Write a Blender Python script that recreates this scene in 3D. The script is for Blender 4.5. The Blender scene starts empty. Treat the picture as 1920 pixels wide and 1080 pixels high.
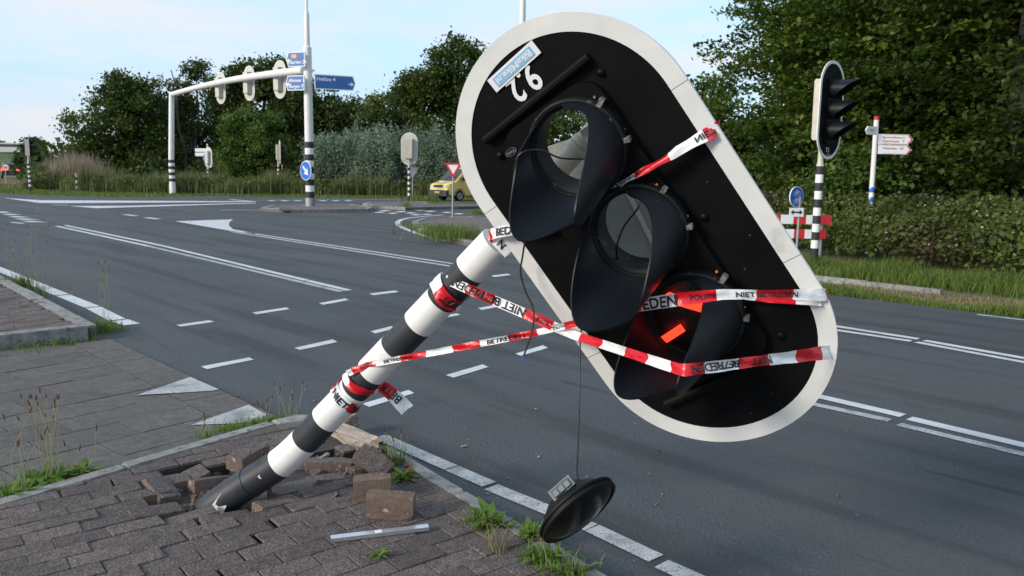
import bpy, bmesh, math, random
import numpy as np
from mathutils import Matrix, Vector
random.seed(7)
rng = np.random.default_rng(11)
sc = bpy.context.scene
col = sc.collection
R = math.radians

# ------------------------------------------------------------------ camera
F, CX, CY, EYE = 1500.0, 960.0, 540.0, 1.55
PITCH, ROLL = math.atan(214 / 1500.0), 0.016
FW = np.array([0, math.cos(PITCH), -math.sin(PITCH)])
_u0 = np.array([0, math.sin(PITCH), math.cos(PITCH)])
_r0 = np.array([1.0, 0, 0])
RT = math.cos(ROLL) * _r0 + math.sin(ROLL) * _u0
UP = -math.sin(ROLL) * _r0 + math.cos(ROLL) * _u0
CAM = np.array([0, 0, EYE])
cd = bpy.data.cameras.new('camera')
cam = bpy.data.objects.new('camera', cd)
col.objects.link(cam)
cam.matrix_world = Matrix(((RT[0], UP[0], -FW[0], 0), (RT[1], UP[1], -FW[1], 0), (RT[2], UP[2], -FW[2], EYE), (0, 0, 0, 1)))
cd.sensor_width = 36
cd.lens = F / 1920 * 36
cd.clip_start = 0.05
cd.clip_end = 6000
cd.dof.use_dof = True
cd.dof.focus_distance = 2.8
cd.dof.aperture_fstop = 9.0
sc.camera = cam

# ------------------------------------------------------------------ world, sun, exposure
SUN_EL, SUN_AZ = R(24), R(238)      # azimuth of the sun measured clockwise from +Y (behind the camera, to the left)
VEIL = 2.4
w = bpy.data.worlds.new('World')
sc.world = w
w.use_nodes = True
wn, wl = w.node_tree.nodes, w.node_tree.links
wn.clear()
wo = wn.new('ShaderNodeOutputWorld')
wb = wn.new('ShaderNodeBackground')
sky = wn.new('ShaderNodeTexSky')
sky.sky_type = 'NISHITA'
sky.sun_disc = False
sky.sun_elevation = SUN_EL
sky.sun_rotation = SUN_AZ
sky.air_density = 1.0
sky.dust_density = 0.15
sky.ozone_density = 2.2
tc = wn.new('ShaderNodeTexCoord')
mp = wn.new('ShaderNodeMapping')
mp.inputs['Scale'].default_value = (1.0, 1.0, 5.0)
mp.inputs['Location'].default_value = (0.7, 4.4, 2.9)
nz = wn.new('ShaderNodeTexNoise')
nz.inputs['Scale'].default_value = 2.6
nz.inputs['Detail'].default_value = 7
nz.inputs['Roughness'].default_value = 0.55
nz.inputs['Distortion'].default_value = 0.5
rp = wn.new('ShaderNodeValToRGB')
rp.color_ramp.elements[0].position = 0.44
rp.color_ramp.elements[0].color = (0, 0, 0, 1)
rp.color_ramp.elements[1].position = 0.66
rp.color_ramp.elements[1].color = (0.62, 0.62, 0.62, 1)
wl.new(tc.outputs['Generated'], mp.inputs['Vector'])
wl.new(mp.outputs[0], nz.inputs['Vector'])
wl.new(nz.outputs['Fac'], rp.inputs['Fac'])
# thin evening veil over the clear sky: lavender low down, pale cyan higher up; then soft warm cloud streaks
sx = wn.new('ShaderNodeSeparateXYZ')
wl.new(tc.outputs['Generated'], sx.inputs[0])
cr = wn.new('ShaderNodeValToRGB')
els = cr.color_ramp.elements
els[0].position, els[0].color = 0.0, (0.47, 0.62, 0.80, 1)
els[1].position, els[1].color = 1.0, (0.50, 0.72, 0.98, 1)
for ps, c_ in ((0.05, (0.49, 0.65, 0.86, 1)), (0.13, (0.56, 0.79, 0.98, 1)), (0.24, (0.62, 0.86, 1.04, 1)), (0.45, (0.58, 0.80, 1.0, 1))):
    els.new(ps).color = c_
wl.new(sx.outputs['Z'], cr.inputs['Fac'])
cm = wn.new('ShaderNodeVectorMath')
cm.operation = 'SCALE'
cm.inputs['Scale'].default_value = VEIL
wl.new(cr.outputs['Color'], cm.inputs[0])
mx = wn.new('ShaderNodeMixRGB')
mx.inputs['Fac'].default_value = 0.88
wl.new(sky.outputs['Color'], mx.inputs['Color1'])
wl.new(cm.outputs[0], mx.inputs['Color2'])
mc = wn.new('ShaderNodeMixRGB')
mc.inputs['Color2'].default_value = (0.98 * VEIL, 0.90 * VEIL, 0.90 * VEIL, 1)
wl.new(rp.outputs['Color'], mc.inputs['Fac'])
wl.new(mx.outputs['Color'], mc.inputs['Color1'])
wl.new(mc.outputs['Color'], wb.inputs['Color'])
wb.inputs['Strength'].default_value = 0.15
wl.new(wb.outputs[0], wo.inputs['Surface'])

sd = bpy.data.lights.new('sun', 'SUN')
sd.energy = 1.4
sd.angle = R(16)
sd.color = (1.0, 0.90, 0.78)
so = bpy.data.objects.new('sun', sd)
col.objects.link(so)
_sd = Vector((math.sin(SUN_AZ) * math.cos(SUN_EL), math.cos(SUN_AZ) * math.cos(SUN_EL), math.sin(SUN_EL)))
so.rotation_euler = _sd.to_track_quat('Z', 'Y').to_euler()
so.location = (-20, -20, 20)
vs = sc.view_settings
vs.view_transform = 'Standard'
vs.look = 'None'
vs.exposure = 1.45
vs.gamma = 1.0
vs.use_curve_mapping = False
sc.cycles.max_bounces = 6
sc.cycles.transparent_max_bounces = 8
sc.cycles.sample_clamp_indirect = 6


# ------------------------------------------------------------------ helpers
def ray(x, y):
    return FW + RT * (x - CX) / F - UP * (y - CY) / F


def G(x, y, z=0.0):
    d = ray(x, y)
    return CAM + d * ((z - EYE) / d[2])


def D(x, y, d):
    return CAM + ray(x, y) * d


def PJ(p):
    p = np.asarray(p, float) - CAM
    z = p @ FW
    return CX + F * (p @ RT) / z, CY - F * (p @ UP) / z, z


def nrm(v):
    v = np.asarray(v, float)
    return v / (np.linalg.norm(v) + 1e-12)


def frame_of(d):
    d = nrm(d)
    a = np.array([0, 0, 1.0]) if abs(d[2]) < 0.9 else np.array([1.0, 0, 0])
    x = nrm(np.cross(a, d))
    return x, np.cross(d, x), d


class MB:
    def __init__(s):
        s.v, s.f = [], []

    def add(s, vs, fs):
        o = len(s.v)
        s.v += [tuple(map(float, p)) for p in vs]
        s.f += [tuple(i + o for i in f) for f in fs]
        return s

    def box(s, c, h, ax=None):
        ax = np.eye(3) if ax is None else np.asarray(ax, float)
        c = np.asarray(c, float)
        vs = [c + ax[0] * h[0] * i + ax[1] * h[1] * j + ax[2] * h[2] * k for i in (-1, 1) for j in (-1, 1) for k in (-1, 1)]
        return s.add(vs, [(0, 1, 3, 2), (4, 6, 7, 5), (0, 4, 5, 1), (2, 3, 7, 6), (0, 2, 6, 4), (1, 5, 7, 3)])

    def bbox(s, lo, hi):
        lo, hi = np.asarray(lo, float), np.asarray(hi, float)
        return s.box((lo + hi) / 2, (hi - lo) / 2)

    def tube(s, path, r, n=12, caps=True):
        path = [np.asarray(p, float) for p in path]
        rs = [r] * len(path) if np.isscalar(r) else r
        rings = []
        x = None
        for i, p in enumerate(path):
            d = nrm(path[min(i + 1, len(path) - 1)] - path[max(i - 1, 0)])
            if x is None:
                x = frame_of(d)[0]
            x = nrm(x - d * (x @ d))
            y = np.cross(d, x)
            rings.append([p + rs[i] * (x * math.cos(2 * math.pi * k / n) + y * math.sin(2 * math.pi * k / n)) for k in range(n)])
        vs = [q for rg in rings for q in rg]
        fs = [(i * n + k, i * n + (k + 1) % n, (i + 1) * n + (k + 1) % n, (i + 1) * n + k) for i in range(len(path) - 1) for k in range(n)]
        if caps:
            fs += [tuple(range(n))[::-1], tuple(range((len(path) - 1) * n, len(path) * n))]
        return s.add(vs, fs)

    def prism(s, poly, lo, hi, T=None, bev=0.0):
        """poly: 2-D points (counter-clockwise), extruded lo..hi along local z; T maps 3-D local to world"""
        T = T or (lambda p: p)
        n = len(poly)
        c = np.mean(poly, 0)
        rings = [[(p[0], p[1], lo) for p in poly]]
        if bev:
            rings.append([(p[0], p[1], hi - bev) for p in poly])
            rings.append([tuple(np.asarray(p) - nrm(np.asarray(p) - c) * bev) + (hi,) for p in poly])
        else:
            rings.append([(p[0], p[1], hi) for p in poly])
        vs = [T(q) for rg in rings for q in rg]
        m = len(rings)
        fs = [(i * n + k, i * n + (k + 1) % n, (i + 1) * n + (k + 1) % n, (i + 1) * n + k) for i in range(m - 1) for k in range(n)]
        fs += [tuple(range(n))[::-1], tuple(range((m - 1) * n, m * n))]
        return s.add(vs, fs)

    def lathe(s, prof, T, n=40, closed=False, a0=0.0, a1=2 * math.pi):
        """prof: (radius, height) pairs"""
        full = abs(a1 - a0 - 2 * math.pi) < 1e-6
        na = n if full else n + 1
        vs = []
        for r, h in prof:
            for k in range(na):
                a = a0 + (a1 - a0) * k / n
                vs.append(T((r * math.cos(a), r * math.sin(a), h)))
        fs = []
        m = len(prof)
        for i in range(m if closed else m - 1):
            j = (i + 1) % m
            for k in range(n):
                k2 = (k + 1) % na
                fs.append((i * na + k, i * na + k2, j * na + k2, j * na + k))
        return s.add(vs, fs)

    def build(s, name, mat, parent=None, smooth=False, auto=None):
        me = bpy.data.meshes.new(name)
        me.from_pydata(s.v, [], s.f)
        me.materials.append(mat)
        bm = bmesh.new()
        bm.from_mesh(me)
        bmesh.ops.recalc_face_normals(bm, faces=bm.faces)
        bm.to_mesh(me)
        bm.free()
        if smooth:
            me.polygons.foreach_set('use_smooth', [True] * len(me.polygons))
            if smooth != 'all':
                me.set_sharp_from_angle(angle=R(35))
        return link(name, me, parent)


def link(name, me, parent=None):
    o = bpy.data.objects.new(name, me)
    col.objects.link(o)
    if parent is not None:
        o.parent = parent
        o.matrix_parent_inverse = parent.matrix_basis.inverted() if parent.parent is None else Matrix()
    return o


def tag(o, label=None, cat=None, group=None, kind=None):
    if label:
        o['label'] = label
    if cat:
        o['category'] = cat
    if group:
        o['group'] = group
    if kind:
        o['kind'] = kind
    return o


def thing(name, label, cat, loc=(0, 0, 0), group=None):
    o = bpy.data.objects.new(name, None)
    o.empty_display_size = 0.1
    o.location = loc
    col.objects.link(o)
    return tag(o, label, cat, group)


def copy_tree(o, parent=None):
    c = o.copy()
    col.objects.link(c)
    if parent is not None:
        c.parent = parent
    for ch in list(o.children):
        copy_tree(ch, c)
    return c


def place(o, loc, rz=0.0, s=1.0):
    o.location = tuple(loc)
    o.rotation_euler = (0, 0, rz)
    o.scale = (s, s, s)
    return o


# ------------------------------------------------------------------ materials
def mat(name, c1, c2=None, rough=0.7, scale=8.0, bump=0.0, bscale=None, metal=0.0, spec=0.5, detail=6, rand=0.0,
        lo=0.35, hi=0.65, speck=None, emit=None, coords='Object', coat=0.0, streak=None):
    m = bpy.data.materials.new(name)
    m.use_nodes = True
    n, l = m.node_tree.nodes, m.node_tree.links
    b = n['Principled BSDF']
    b.inputs['Roughness'].default_value = rough
    b.inputs['Metallic'].default_value = metal
    b.inputs['Specular IOR Level'].default_value = spec
    b.inputs['Coat Weight'].default_value = coat
    if emit:
        b.inputs['Emission Color'].default_value = (*emit[0], 1)
        b.inputs['Emission Strength'].default_value = emit[1]
    t = n.new('ShaderNodeTexCoord')
    src = t.outputs[coords] if coords != 'World' else n.new('ShaderNodeNewGeometry').outputs['Position']
    c = None
    if c2 is not None:
        z = n.new('ShaderNodeTexNoise')
        z.inputs['Scale'].default_value = scale
        z.inputs['Detail'].default_value = detail
        z.inputs['Roughness'].default_value = 0.6
        l.new(src, z.inputs['Vector'])
        r = n.new('ShaderNodeValToRGB')
        r.color_ramp.elements[0].position = lo
        r.color_ramp.elements[1].position = hi
        r.color_ramp.elements[0].color = (*c1, 1)
        r.color_ramp.elements[1].color = (*c2, 1)
        l.new(z.outputs['Fac'], r.inputs['Fac'])
        c = r.outputs['Color']
    else:
        q = n.new('ShaderNodeRGB')
        q.outputs[0].default_value = (*c1, 1)
        c = q.outputs[0]
    for sp in (speck or []):          # (colour, scale, threshold, softness, amount)
        z = n.new('ShaderNodeTexNoise')
        z.inputs['Scale'].default_value = sp[1]
        z.inputs['Detail'].default_value = sp[5] if len(sp) > 5 else 2
        l.new(src, z.inputs['Vector'])
        mr = n.new('ShaderNodeMapRange')
        mr.inputs['From Min'].default_value = sp[2]
        mr.inputs['From Max'].default_value = sp[2] + sp[3]
        mr.inputs['To Max'].default_value = sp[4]
        l.new(z.outputs['Fac'], mr.inputs['Value'])
        x = n.new('ShaderNodeMixRGB')
        x.inputs['Color2'].default_value = (*sp[0], 1)
        l.new(mr.outputs[0], x.inputs['Fac'])
        l.new(c, x.inputs['Color1'])
        c = x.outputs['Color']
    for ang, s1_, s2_, colr, thr, soft, amt in (streak or []):     # long marks along the driving direction
        mp_ = n.new('ShaderNodeMapping')
        mp_.inputs['Rotation'].default_value = (0, 0, ang)
        l.new(src, mp_.inputs['Vector'])
        m2 = n.new('ShaderNodeVectorMath')
        m2.operation = 'MULTIPLY'
        m2.inputs[1].default_value = (s1_, s2_, 1)
        l.new(mp_.outputs[0], m2.inputs[0])
        z = n.new('ShaderNodeTexNoise')
        z.inputs['Scale'].default_value = 1.0
        z.inputs['Detail'].default_value = 7
        l.new(m2.outputs[0], z.inputs['Vector'])
        mr = n.new('ShaderNodeMapRange')
        mr.inputs['From Min'].default_value = thr
        mr.inputs['From Max'].default_value = thr + soft
        mr.inputs['To Max'].default_value = amt
        l.new(z.outputs['Fac'], mr.inputs['Value'])
        x = n.new('ShaderNodeMixRGB')
        x.inputs['Color2'].default_value = (*colr, 1)
        l.new(mr.outputs[0], x.inputs['Fac'])
        l.new(c, x.inputs['Color1'])
        c = x.outputs['Color']
    if rand:
        oi = n.new('ShaderNodeObjectInfo')
        mr = n.new('ShaderNodeMapRange')
        mr.inputs['To Min'].default_value = 1 - rand
        mr.inputs['To Max'].default_value = 1 + rand
        l.new(oi.outputs['Random'], mr.inputs['Value'])
        x = n.new('ShaderNodeVectorMath')
        x.operation = 'SCALE'
        l.new(c, x.inputs[0])
        l.new(mr.outputs[0], x.inputs['Scale'])
        c = x.outputs[0]
    l.new(c, b.inputs['Base Color'])
    if bump:
        z = n.new('ShaderNodeTexNoise')
        z.inputs['Scale'].default_value = bscale or scale * 4
        z.inputs['Detail'].default_value = 4
        l.new(src, z.inputs['Vector'])
        bp = n.new('ShaderNodeBump')
        bp.inputs['Strength'].default_value = bump
        bp.inputs['Distance'].default_value = 0.01
        l.new(z.outputs['Fac'], bp.inputs['Height'])
        l.new(bp.outputs[0], b.inputs['Normal'])
    return m


def leaf_mat(name, c1, c2, trans=0.35, rough=0.6):
    m = bpy.data.materials.new(name)
    m.use_nodes = True
    n, l = m.node_tree.nodes, m.node_tree.links
    n.clear()
    o = n.new('ShaderNodeOutputMaterial')
    a = n.new('ShaderNodeAttribute')
    a.attribute_name = 'tint'
    r = n.new('ShaderNodeValToRGB')
    r.color_ramp.elements[0].color = (*c1, 1)
    r.color_ramp.elements[1].color = (*c2, 1)
    md = r.color_ramp.elements.new(0.55)
    md.color = (c1[0] * .55 + c2[0] * .38, c1[1] * .5 + c2[1] * .48, c1[2] * .5 + c2[2] * .42, 1)
    l.new(a.outputs['Fac'], r.inputs['Fac'])
    p = n.new('ShaderNodeBsdfPrincipled')
    p.inputs['Roughness'].default_value = rough
    p.inputs['Specular IOR Level'].default_value = 0.3
    t = n.new('ShaderNodeBsdfTranslucent')
    x = n.new('ShaderNodeMixShader')
    x.inputs[0].default_value = trans
    l.new(r.outputs[0], p.inputs['Base Color'])
    l.new(r.outputs[0], t.inputs['Color'])
    l.new(p.outputs[0], x.inputs[1])
    l.new(t.outputs[0], x.inputs[2])
    l.new(x.outputs[0], o.inputs['Surface'])
    return m


M = {}
M['asphalt'] = mat('asphalt', (0.041, 0.048, 0.055), (0.064, 0.072, 0.080), 0.80, 0.45, 0.8, 55, coords='World', detail=12, lo=0.32, hi=0.68,
                   speck=[((0.018, 0.020, 0.022), 70, 0.50, 0.14, 0.65, 5), ((0.16, 0.16, 0.155), 95, 0.62, 0.06, 0.6, 3), ((0.070, 0.064, 0.058), 0.8, 0.50, 0.22, 0.5, 8), ((0.022, 0.024, 0.027), 2.3, 0.60, 0.12, 0.5, 9)],
                   streak=[(R(46.6), 0.22, 2.6, (0.023, 0.025, 0.027), 0.48, 0.16, 0.75), (R(46.6), 0.6, 7.0, (0.018, 0.019, 0.021), 0.66, 0.05, 0.7), (R(46.6), 0.12, 1.1, (0.075, 0.071, 0.065), 0.52, 0.14, 0.6)])
M['paint'] = mat('road_paint', (0.60, 0.61, 0.62), (0.48, 0.49, 0.50), 0.6, 6, 0.3, 120, coords='World',
                 speck=[((0.14, 0.145, 0.15), 90, 0.66, 0.08, 0.7, 6), ((0.35, 0.36, 0.36), 4, 0.52, 0.2, 0.6, 8)])
M['worn_paint'] = mat('worn_paint', (0.46, 0.47, 0.47), (0.34, 0.35, 0.35), 0.7, 9, 0.3, 120, coords='World',
                      speck=[((0.09, 0.095, 0.10), 110, 0.52, 0.12, 0.75, 5), ((0.14, 0.145, 0.15), 5, 0.52, 0.15, 0.75, 9)])
M['brick'] = mat('paver_brick', (0.074, 0.057, 0.051), (0.130, 0.103, 0.094), 0.93, 26, 1.0, 95, rand=0.25, coords='World',
                 speck=[((0.27, 0.245, 0.235), 105, 0.59, 0.08, 0.7, 3), ((0.036, 0.030, 0.030), 80, 0.55, 0.1, 0.7, 4), ((0.075, 0.062, 0.058), 3.5, 0.52, 0.15, 0.6, 6)])
M['brick_old'] = mat('loose_brick', (0.165, 0.108, 0.078), (0.105, 0.078, 0.064), 0.92, 22, 0.4, 90, rand=0.15,
                     speck=[((0.42, 0.38, 0.35), 26, 0.64, 0.04, 0.8, 5), ((0.07, 0.055, 0.05), 70, 0.6, 0.08, 0.6)])
M['concrete'] = mat('kerb_concrete', (0.16, 0.155, 0.145), (0.28, 0.275, 0.26), 0.9, 14, 0.6, 110, rand=0.12,
                    speck=[((0.07, 0.068, 0.062), 18, 0.57, 0.09, 0.85, 8), ((0.55, 0.55, 0.53), 60, 0.68, 0.05, 0.6)])
M['broken_concrete'] = mat('broken_concrete', (0.27, 0.21, 0.165), (0.36, 0.30, 0.25), 0.95, 12, 1.0, 60,
                           speck=[((0.13, 0.08, 0.05), 9, 0.56, 0.08, 0.8, 6)])
M['tile'] = mat('path_tile', (0.070, 0.064, 0.058), (0.112, 0.104, 0.095), 0.92, 18, 0.6, 90, rand=0.12, coords='World',
                speck=[((0.065, 0.061, 0.057), 85, 0.55, 0.10, 0.7, 4), ((0.30, 0.29, 0.27), 110, 0.64, 0.06, 0.5, 3), ((0.085, 0.079, 0.072), 1.8, 0.50, 0.18, 0.6, 9)])
M['soil'] = mat('soil', (0.055, 0.045, 0.038), (0.095, 0.078, 0.065), 1.0, 30, 1.0, 60, speck=[((0.03, 0.025, 0.02), 50, 0.55, 0.1, 0.7)])
M['joint'] = mat('joint_sand', (0.030, 0.026, 0.024), (0.055, 0.047, 0.042), 1.0, 40, 0.6, 100)
M['ground'] = mat('grass_ground', (0.060, 0.075, 0.026), (0.115, 0.105, 0.050), 1.0, 0.9, 0.8, 30, coords='World', detail=10)
M['dune'] = mat('dune_scrub', (0.07, 0.10, 0.085), (0.10, 0.125, 0.11), 1.0, 0.02, coords='World')
M['bank'] = mat('grass_bank', (0.045, 0.085, 0.022), (0.075, 0.105, 0.035), 1.0, 0.3, 0.8, 4, coords='World')
M['white'] = mat('white_film', (0.78, 0.77, 0.74), (0.70, 0.69, 0.66), 0.45, 5, spec=0.4,
                 speck=[((0.33, 0.28, 0.21), 7, 0.68, 0.06, 0.7, 7), ((0.5, 0.48, 0.44), 40, 0.62, 0.1, 0.3, 5)])
M['black_band'] = mat('black_film', (0.022, 0.025, 0.029), (0.034, 0.037, 0.041), 0.5, 6, spec=0.35,
                      speck=[((0.012, 0.013, 0.015), 9, 0.58, 0.08, 0.7, 6)])
M['board'] = mat('black_board', (0.0034, 0.0035, 0.0036), (0.0055, 0.0056, 0.0058), 0.60, 5, 0.05, 300, spec=0.10,
                 speck=[((0.10, 0.10, 0.10), 55, 0.76, 0.02, 0.6), ((0.004, 0.004, 0.0045), 6, 0.66, 0.05, 0.7, 3)])
M['border'] = mat('white_reflective', (0.66, 0.655, 0.63), (0.74, 0.735, 0.71), 0.55, 6, 0.15, 420,
                  speck=[((0.40, 0.38, 0.34), 9, 0.66, 0.07, 0.35, 7)])
M['plastic'] = mat('visor_plastic', (0.0042, 0.0060, 0.0090), (0.0062, 0.0088, 0.0130), 0.42, 4, spec=0.22,
                   speck=[((0.22, 0.22, 0.22), 240, 0.74, 0.03, 0.7)])
M['panel'] = mat('lamp_housing', (0.0028, 0.003, 0.0032), (0.0045, 0.0047, 0.005), 0.5, 8, 0.05, 200, spec=0.14)
M['ring'] = mat('lamp_ring', (0.006, 0.0065, 0.007), (0.011, 0.0115, 0.012), 0.5, 12, spec=0.22,
                speck=[((0.22, 0.22, 0.21), 42, 0.63, 0.10, 0.45, 7)])
M['clip'] = mat('clip_metal', (0.07, 0.07, 0.068), (0.30, 0.29, 0.27), 0.6, 90, 0.4, 200, metal=0.4)
M['beige'] = mat('signal_grey', (0.47, 0.44, 0.38), (0.55, 0.52, 0.45), 0.5, 6, speck=[((0.30, 0.26, 0.2), 16, 0.66, 0.08, 0.5, 6)])
M['tube_beige'] = mat('tube_beige', (0.42, 0.36, 0.27), (0.50, 0.43, 0.33), 0.5, 9, speck=[((0.24, 0.19, 0.13), 30, 0.62, 0.08, 0.5, 6)])
M['grey_cover'] = mat('cover_grey', (0.25, 0.255, 0.25), (0.31, 0.315, 0.305), 0.5, 7, speck=[((0.12, 0.12, 0.11), 30, 0.62, 0.08, 0.5, 5)])
M['cable'] = mat('cable_black', (0.010, 0.010, 0.011), None, 0.5)
M['lens'] = mat('dark_lens', (0.006, 0.005, 0.005), (0.018, 0.010, 0.010), 0.25, 90, 0.5, 160, spec=0.5)
M['glass_lens'] = mat('smoked_lens', (0.005, 0.0055, 0.005), (0.009, 0.009, 0.008), 0.16, 3, 0.05, 200, spec=0.25)
M['red_light'] = mat('red_light', (0.6, 0.03, 0.02), None, 0.5, emit=((1.0, 0.030, 0.010), 1.25))
M['connector'] = mat('connector_blue_grey', (0.06, 0.095, 0.115), (0.085, 0.12, 0.14), 0.5, 20)
M['blue'] = mat('sign_blue', (0.018, 0.105, 0.34), (0.024, 0.120, 0.37), 0.45, 3)
M['round_blue'] = mat('round_sign_blue', (0.012, 0.13, 0.52), None, 0.45)
M['sign_white'] = mat('sign_white', (0.76, 0.77, 0.78), None, 0.5)
M['sign_red'] = mat('sign_red', (0.52, 0.025, 0.03), None, 0.45)
M['orange'] = mat('sign_orange', (0.75, 0.24, 0.03), None, 0.5)
M['ink'] = mat('black_print', (0.010, 0.010, 0.011), None, 0.5)
M['ink_red'] = mat('red_print', (0.55, 0.05, 0.05), None, 0.5)
M['sticker_blue'] = mat('sticker_blue', (0.20, 0.44, 0.66), (0.24, 0.48, 0.69), 0.5, 20)
M['pole_white'] = mat('pole_white', (0.66, 0.65, 0.62), (0.74, 0.73, 0.70), 0.45, 3, speck=[((0.4, 0.37, 0.31), 12, 0.67, 0.06, 0.4, 6)])
M['steel'] = mat('galvanised_steel', (0.33, 0.34, 0.35), (0.42, 0.43, 0.44), 0.45, 20, metal=0.6)
M['alu'] = mat('aluminium', (0.62, 0.64, 0.66), (0.75, 0.77, 0.79), 0.3, 9, metal=0.85)
M['bark'] = mat('bark', (0.060, 0.050, 0.038), (0.11, 0.095, 0.075), 0.95, 14, 0.8, 30)
M['van'] = mat('van_yellow', (0.84, 0.60, 0.17), (0.88, 0.63, 0.19), 0.35, 3, coat=0.4)
M['car_black'] = mat('car_black', (0.018, 0.019, 0.021), None, 0.3, coat=0.5)
M['glass'] = mat('car_glass', (0.03, 0.037, 0.042), None, 0.08, spec=0.6)
M['tyre'] = mat('tyre_rubber', (0.0075, 0.0075, 0.008), None, 0.6, spec=0.2)
M['trim'] = mat('grey_trim', (0.045, 0.047, 0.05), None, 0.6)
M['lamp'] = mat('headlamp', (0.6, 0.62, 0.62), None, 0.15)
M['tail'] = mat('tail_lamp', (0.5, 0.02, 0.02), None, 0.3, emit=((1.0, 0.04, 0.02), 3.0))
M['plate'] = mat('number_plate', (0.75, 0.42, 0.05), None, 0.5)
M['wall'] = mat('shed_wall', (0.40, 0.41, 0.42), (0.46, 0.47, 0.48), 0.7, 2)
M['debris'] = mat('debris', (0.06, 0.05, 0.035), (0.30, 0.27, 0.21), 0.9, 3, coords='World')
M['leaf_oak'] = leaf_mat('leaf_oak', (0.028, 0.051, 0.008), (0.120, 0.152, 0.025), 0.4)
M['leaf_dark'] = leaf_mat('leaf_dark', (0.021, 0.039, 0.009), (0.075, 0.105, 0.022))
M['leaf_bright'] = leaf_mat('leaf_bright', (0.055, 0.100, 0.016), (0.155, 0.215, 0.042), 0.4)
M['leaf_maple'] = leaf_mat('leaf_maple', (0.036, 0.068, 0.008), (0.165, 0.212, 0.028), 0.44)
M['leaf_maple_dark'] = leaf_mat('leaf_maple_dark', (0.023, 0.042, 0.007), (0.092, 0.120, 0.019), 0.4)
M['leaf_willow'] = leaf_mat('leaf_willow', (0.110, 0.155, 0.105), (0.300, 0.360, 0.260), 0.3)
M['leaf_bramble'] = leaf_mat('leaf_bramble', (0.036, 0.055, 0.011), (0.165, 0.182, 0.040))
M['leaf_bramble_red'] = leaf_mat('leaf_bramble_red', (0.050, 0.036, 0.020), (0.110, 0.072, 0.040))
M['grass'] = leaf_mat('grass_blades', (0.065, 0.105, 0.014), (0.210, 0.250, 0.055))
M['dry_grass'] = leaf_mat('dry_grass', (0.19, 0.15, 0.075), (0.36, 0.29, 0.16))
M['plume'] = leaf_mat('plume_grass', (0.26, 0.19, 0.14), (0.44, 0.35, 0.28))
M['reed'] = leaf_mat('reed', (0.070, 0.110, 0.030), (0.27, 0.24, 0.11))
M['weed'] = leaf_mat('weed_leaf', (0.080, 0.150, 0.018), (0.180, 0.270, 0.045))
M['weed_red'] = leaf_mat('weed_red_leaf', (0.19, 0.11, 0.035), (0.36, 0.13, 0.045))
M['seed'] = leaf_mat('seed_head', (0.085, 0.035, 0.018), (0.16, 0.075, 0.04))
M['flower'] = leaf_mat('bramble_flower', (0.45, 0.36, 0.36), (0.62, 0.54, 0.52))


def tape_mat():
    m = mat('barrier_tape', (0.8, 0.8, 0.8), None, 0.32, spec=0.5)
    n, l = m.node_tree.nodes, m.node_tree.links
    b = n['Principled BSDF']
    uv = n.new('ShaderNodeUVMap')
    sxy = n.new('ShaderNodeSeparateXYZ')
    l.new(uv.outputs[0], sxy.inputs[0])
    d = n.new('ShaderNodeMath')
    d.operation = 'DIVIDE'
    d.inputs[1].default_value = 0.25
    l.new(sxy.outputs['X'], d.inputs[0])
    f = n.new('ShaderNodeMath')
    f.operation = 'FRACT'
    l.new(d.outputs[0], f.inputs[0])
    g = n.new('ShaderNodeMath')
    g.operation = 'GREATER_THAN'
    g.inputs[1].default_value = 0.5
    l.new(f.outputs[0], g.inputs[0])
    x = n.new('ShaderNodeMixRGB')
    x.inputs['Color1'].default_value = (0.86, 0.86, 0.86, 1)
    x.inputs['Color2'].default_value = (0.66, 0.012, 0.024, 1)
    l.new(g.outputs[0], x.inputs['Fac'])
    l.new(x.outputs[0], b.inputs['Base Color'])
    z = n.new('ShaderNodeTexNoise')
    z.inputs['Scale'].default_value = 35
    t = n.new('ShaderNodeTexCoord')
    l.new(t.outputs['Object'], z.inputs['Vector'])
    bp = n.new('ShaderNodeBump')
    bp.inputs['Strength'].default_value = 0.35
    bp.inputs['Distance'].default_value = 0.01
    l.new(z.outputs['Fac'], bp.inputs['Height'])
    l.new(bp.outputs[0], b.inputs['Normal'])
    tr = n.new('ShaderNodeBsdfTranslucent')
    l.new(x.outputs[0], tr.inputs['Color'])
    ms = n.new('ShaderNodeMixShader')
    ms.inputs[0].default_value = 0.2
    l.new(b.outputs[0], ms.inputs[1])
    l.new(tr.outputs[0], ms.inputs[2])
    l.new(ms.outputs[0], n['Material Output'].inputs['Surface'])
    return m


M['tape'] = tape_mat()

# ------------------------------------------------------------------ text
_tc = {}


def text2d(s, weight=0.012):
    """flat mesh of a line of text: centred in x, capitals from 0 to about 1"""
    k = (s, weight)
    if k not in _tc:
        cu = bpy.data.curves.new('lettering', 'FONT')
        cu.body = s
        cu.size = 1.4
        cu.offset = weight
        cu.resolution_u = 3
        cu.align_x = 'CENTER'
        ob = bpy.data.objects.new('lettering', cu)
        col.objects.link(ob)
        dg = bpy.context.evaluated_depsgraph_get()
        me = ob.evaluated_get(dg).to_mesh()
        v = np.array([tuple(p.co)[:2] for p in me.vertices])
        f = [tuple(p.vertices) for p in me.polygons]
        ob.evaluated_get(dg).to_mesh_clear()
        bpy.data.objects.remove(ob)
        bpy.data.curves.remove(cu)
        _tc[k] = (v, f)
    return _tc[k]


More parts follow.
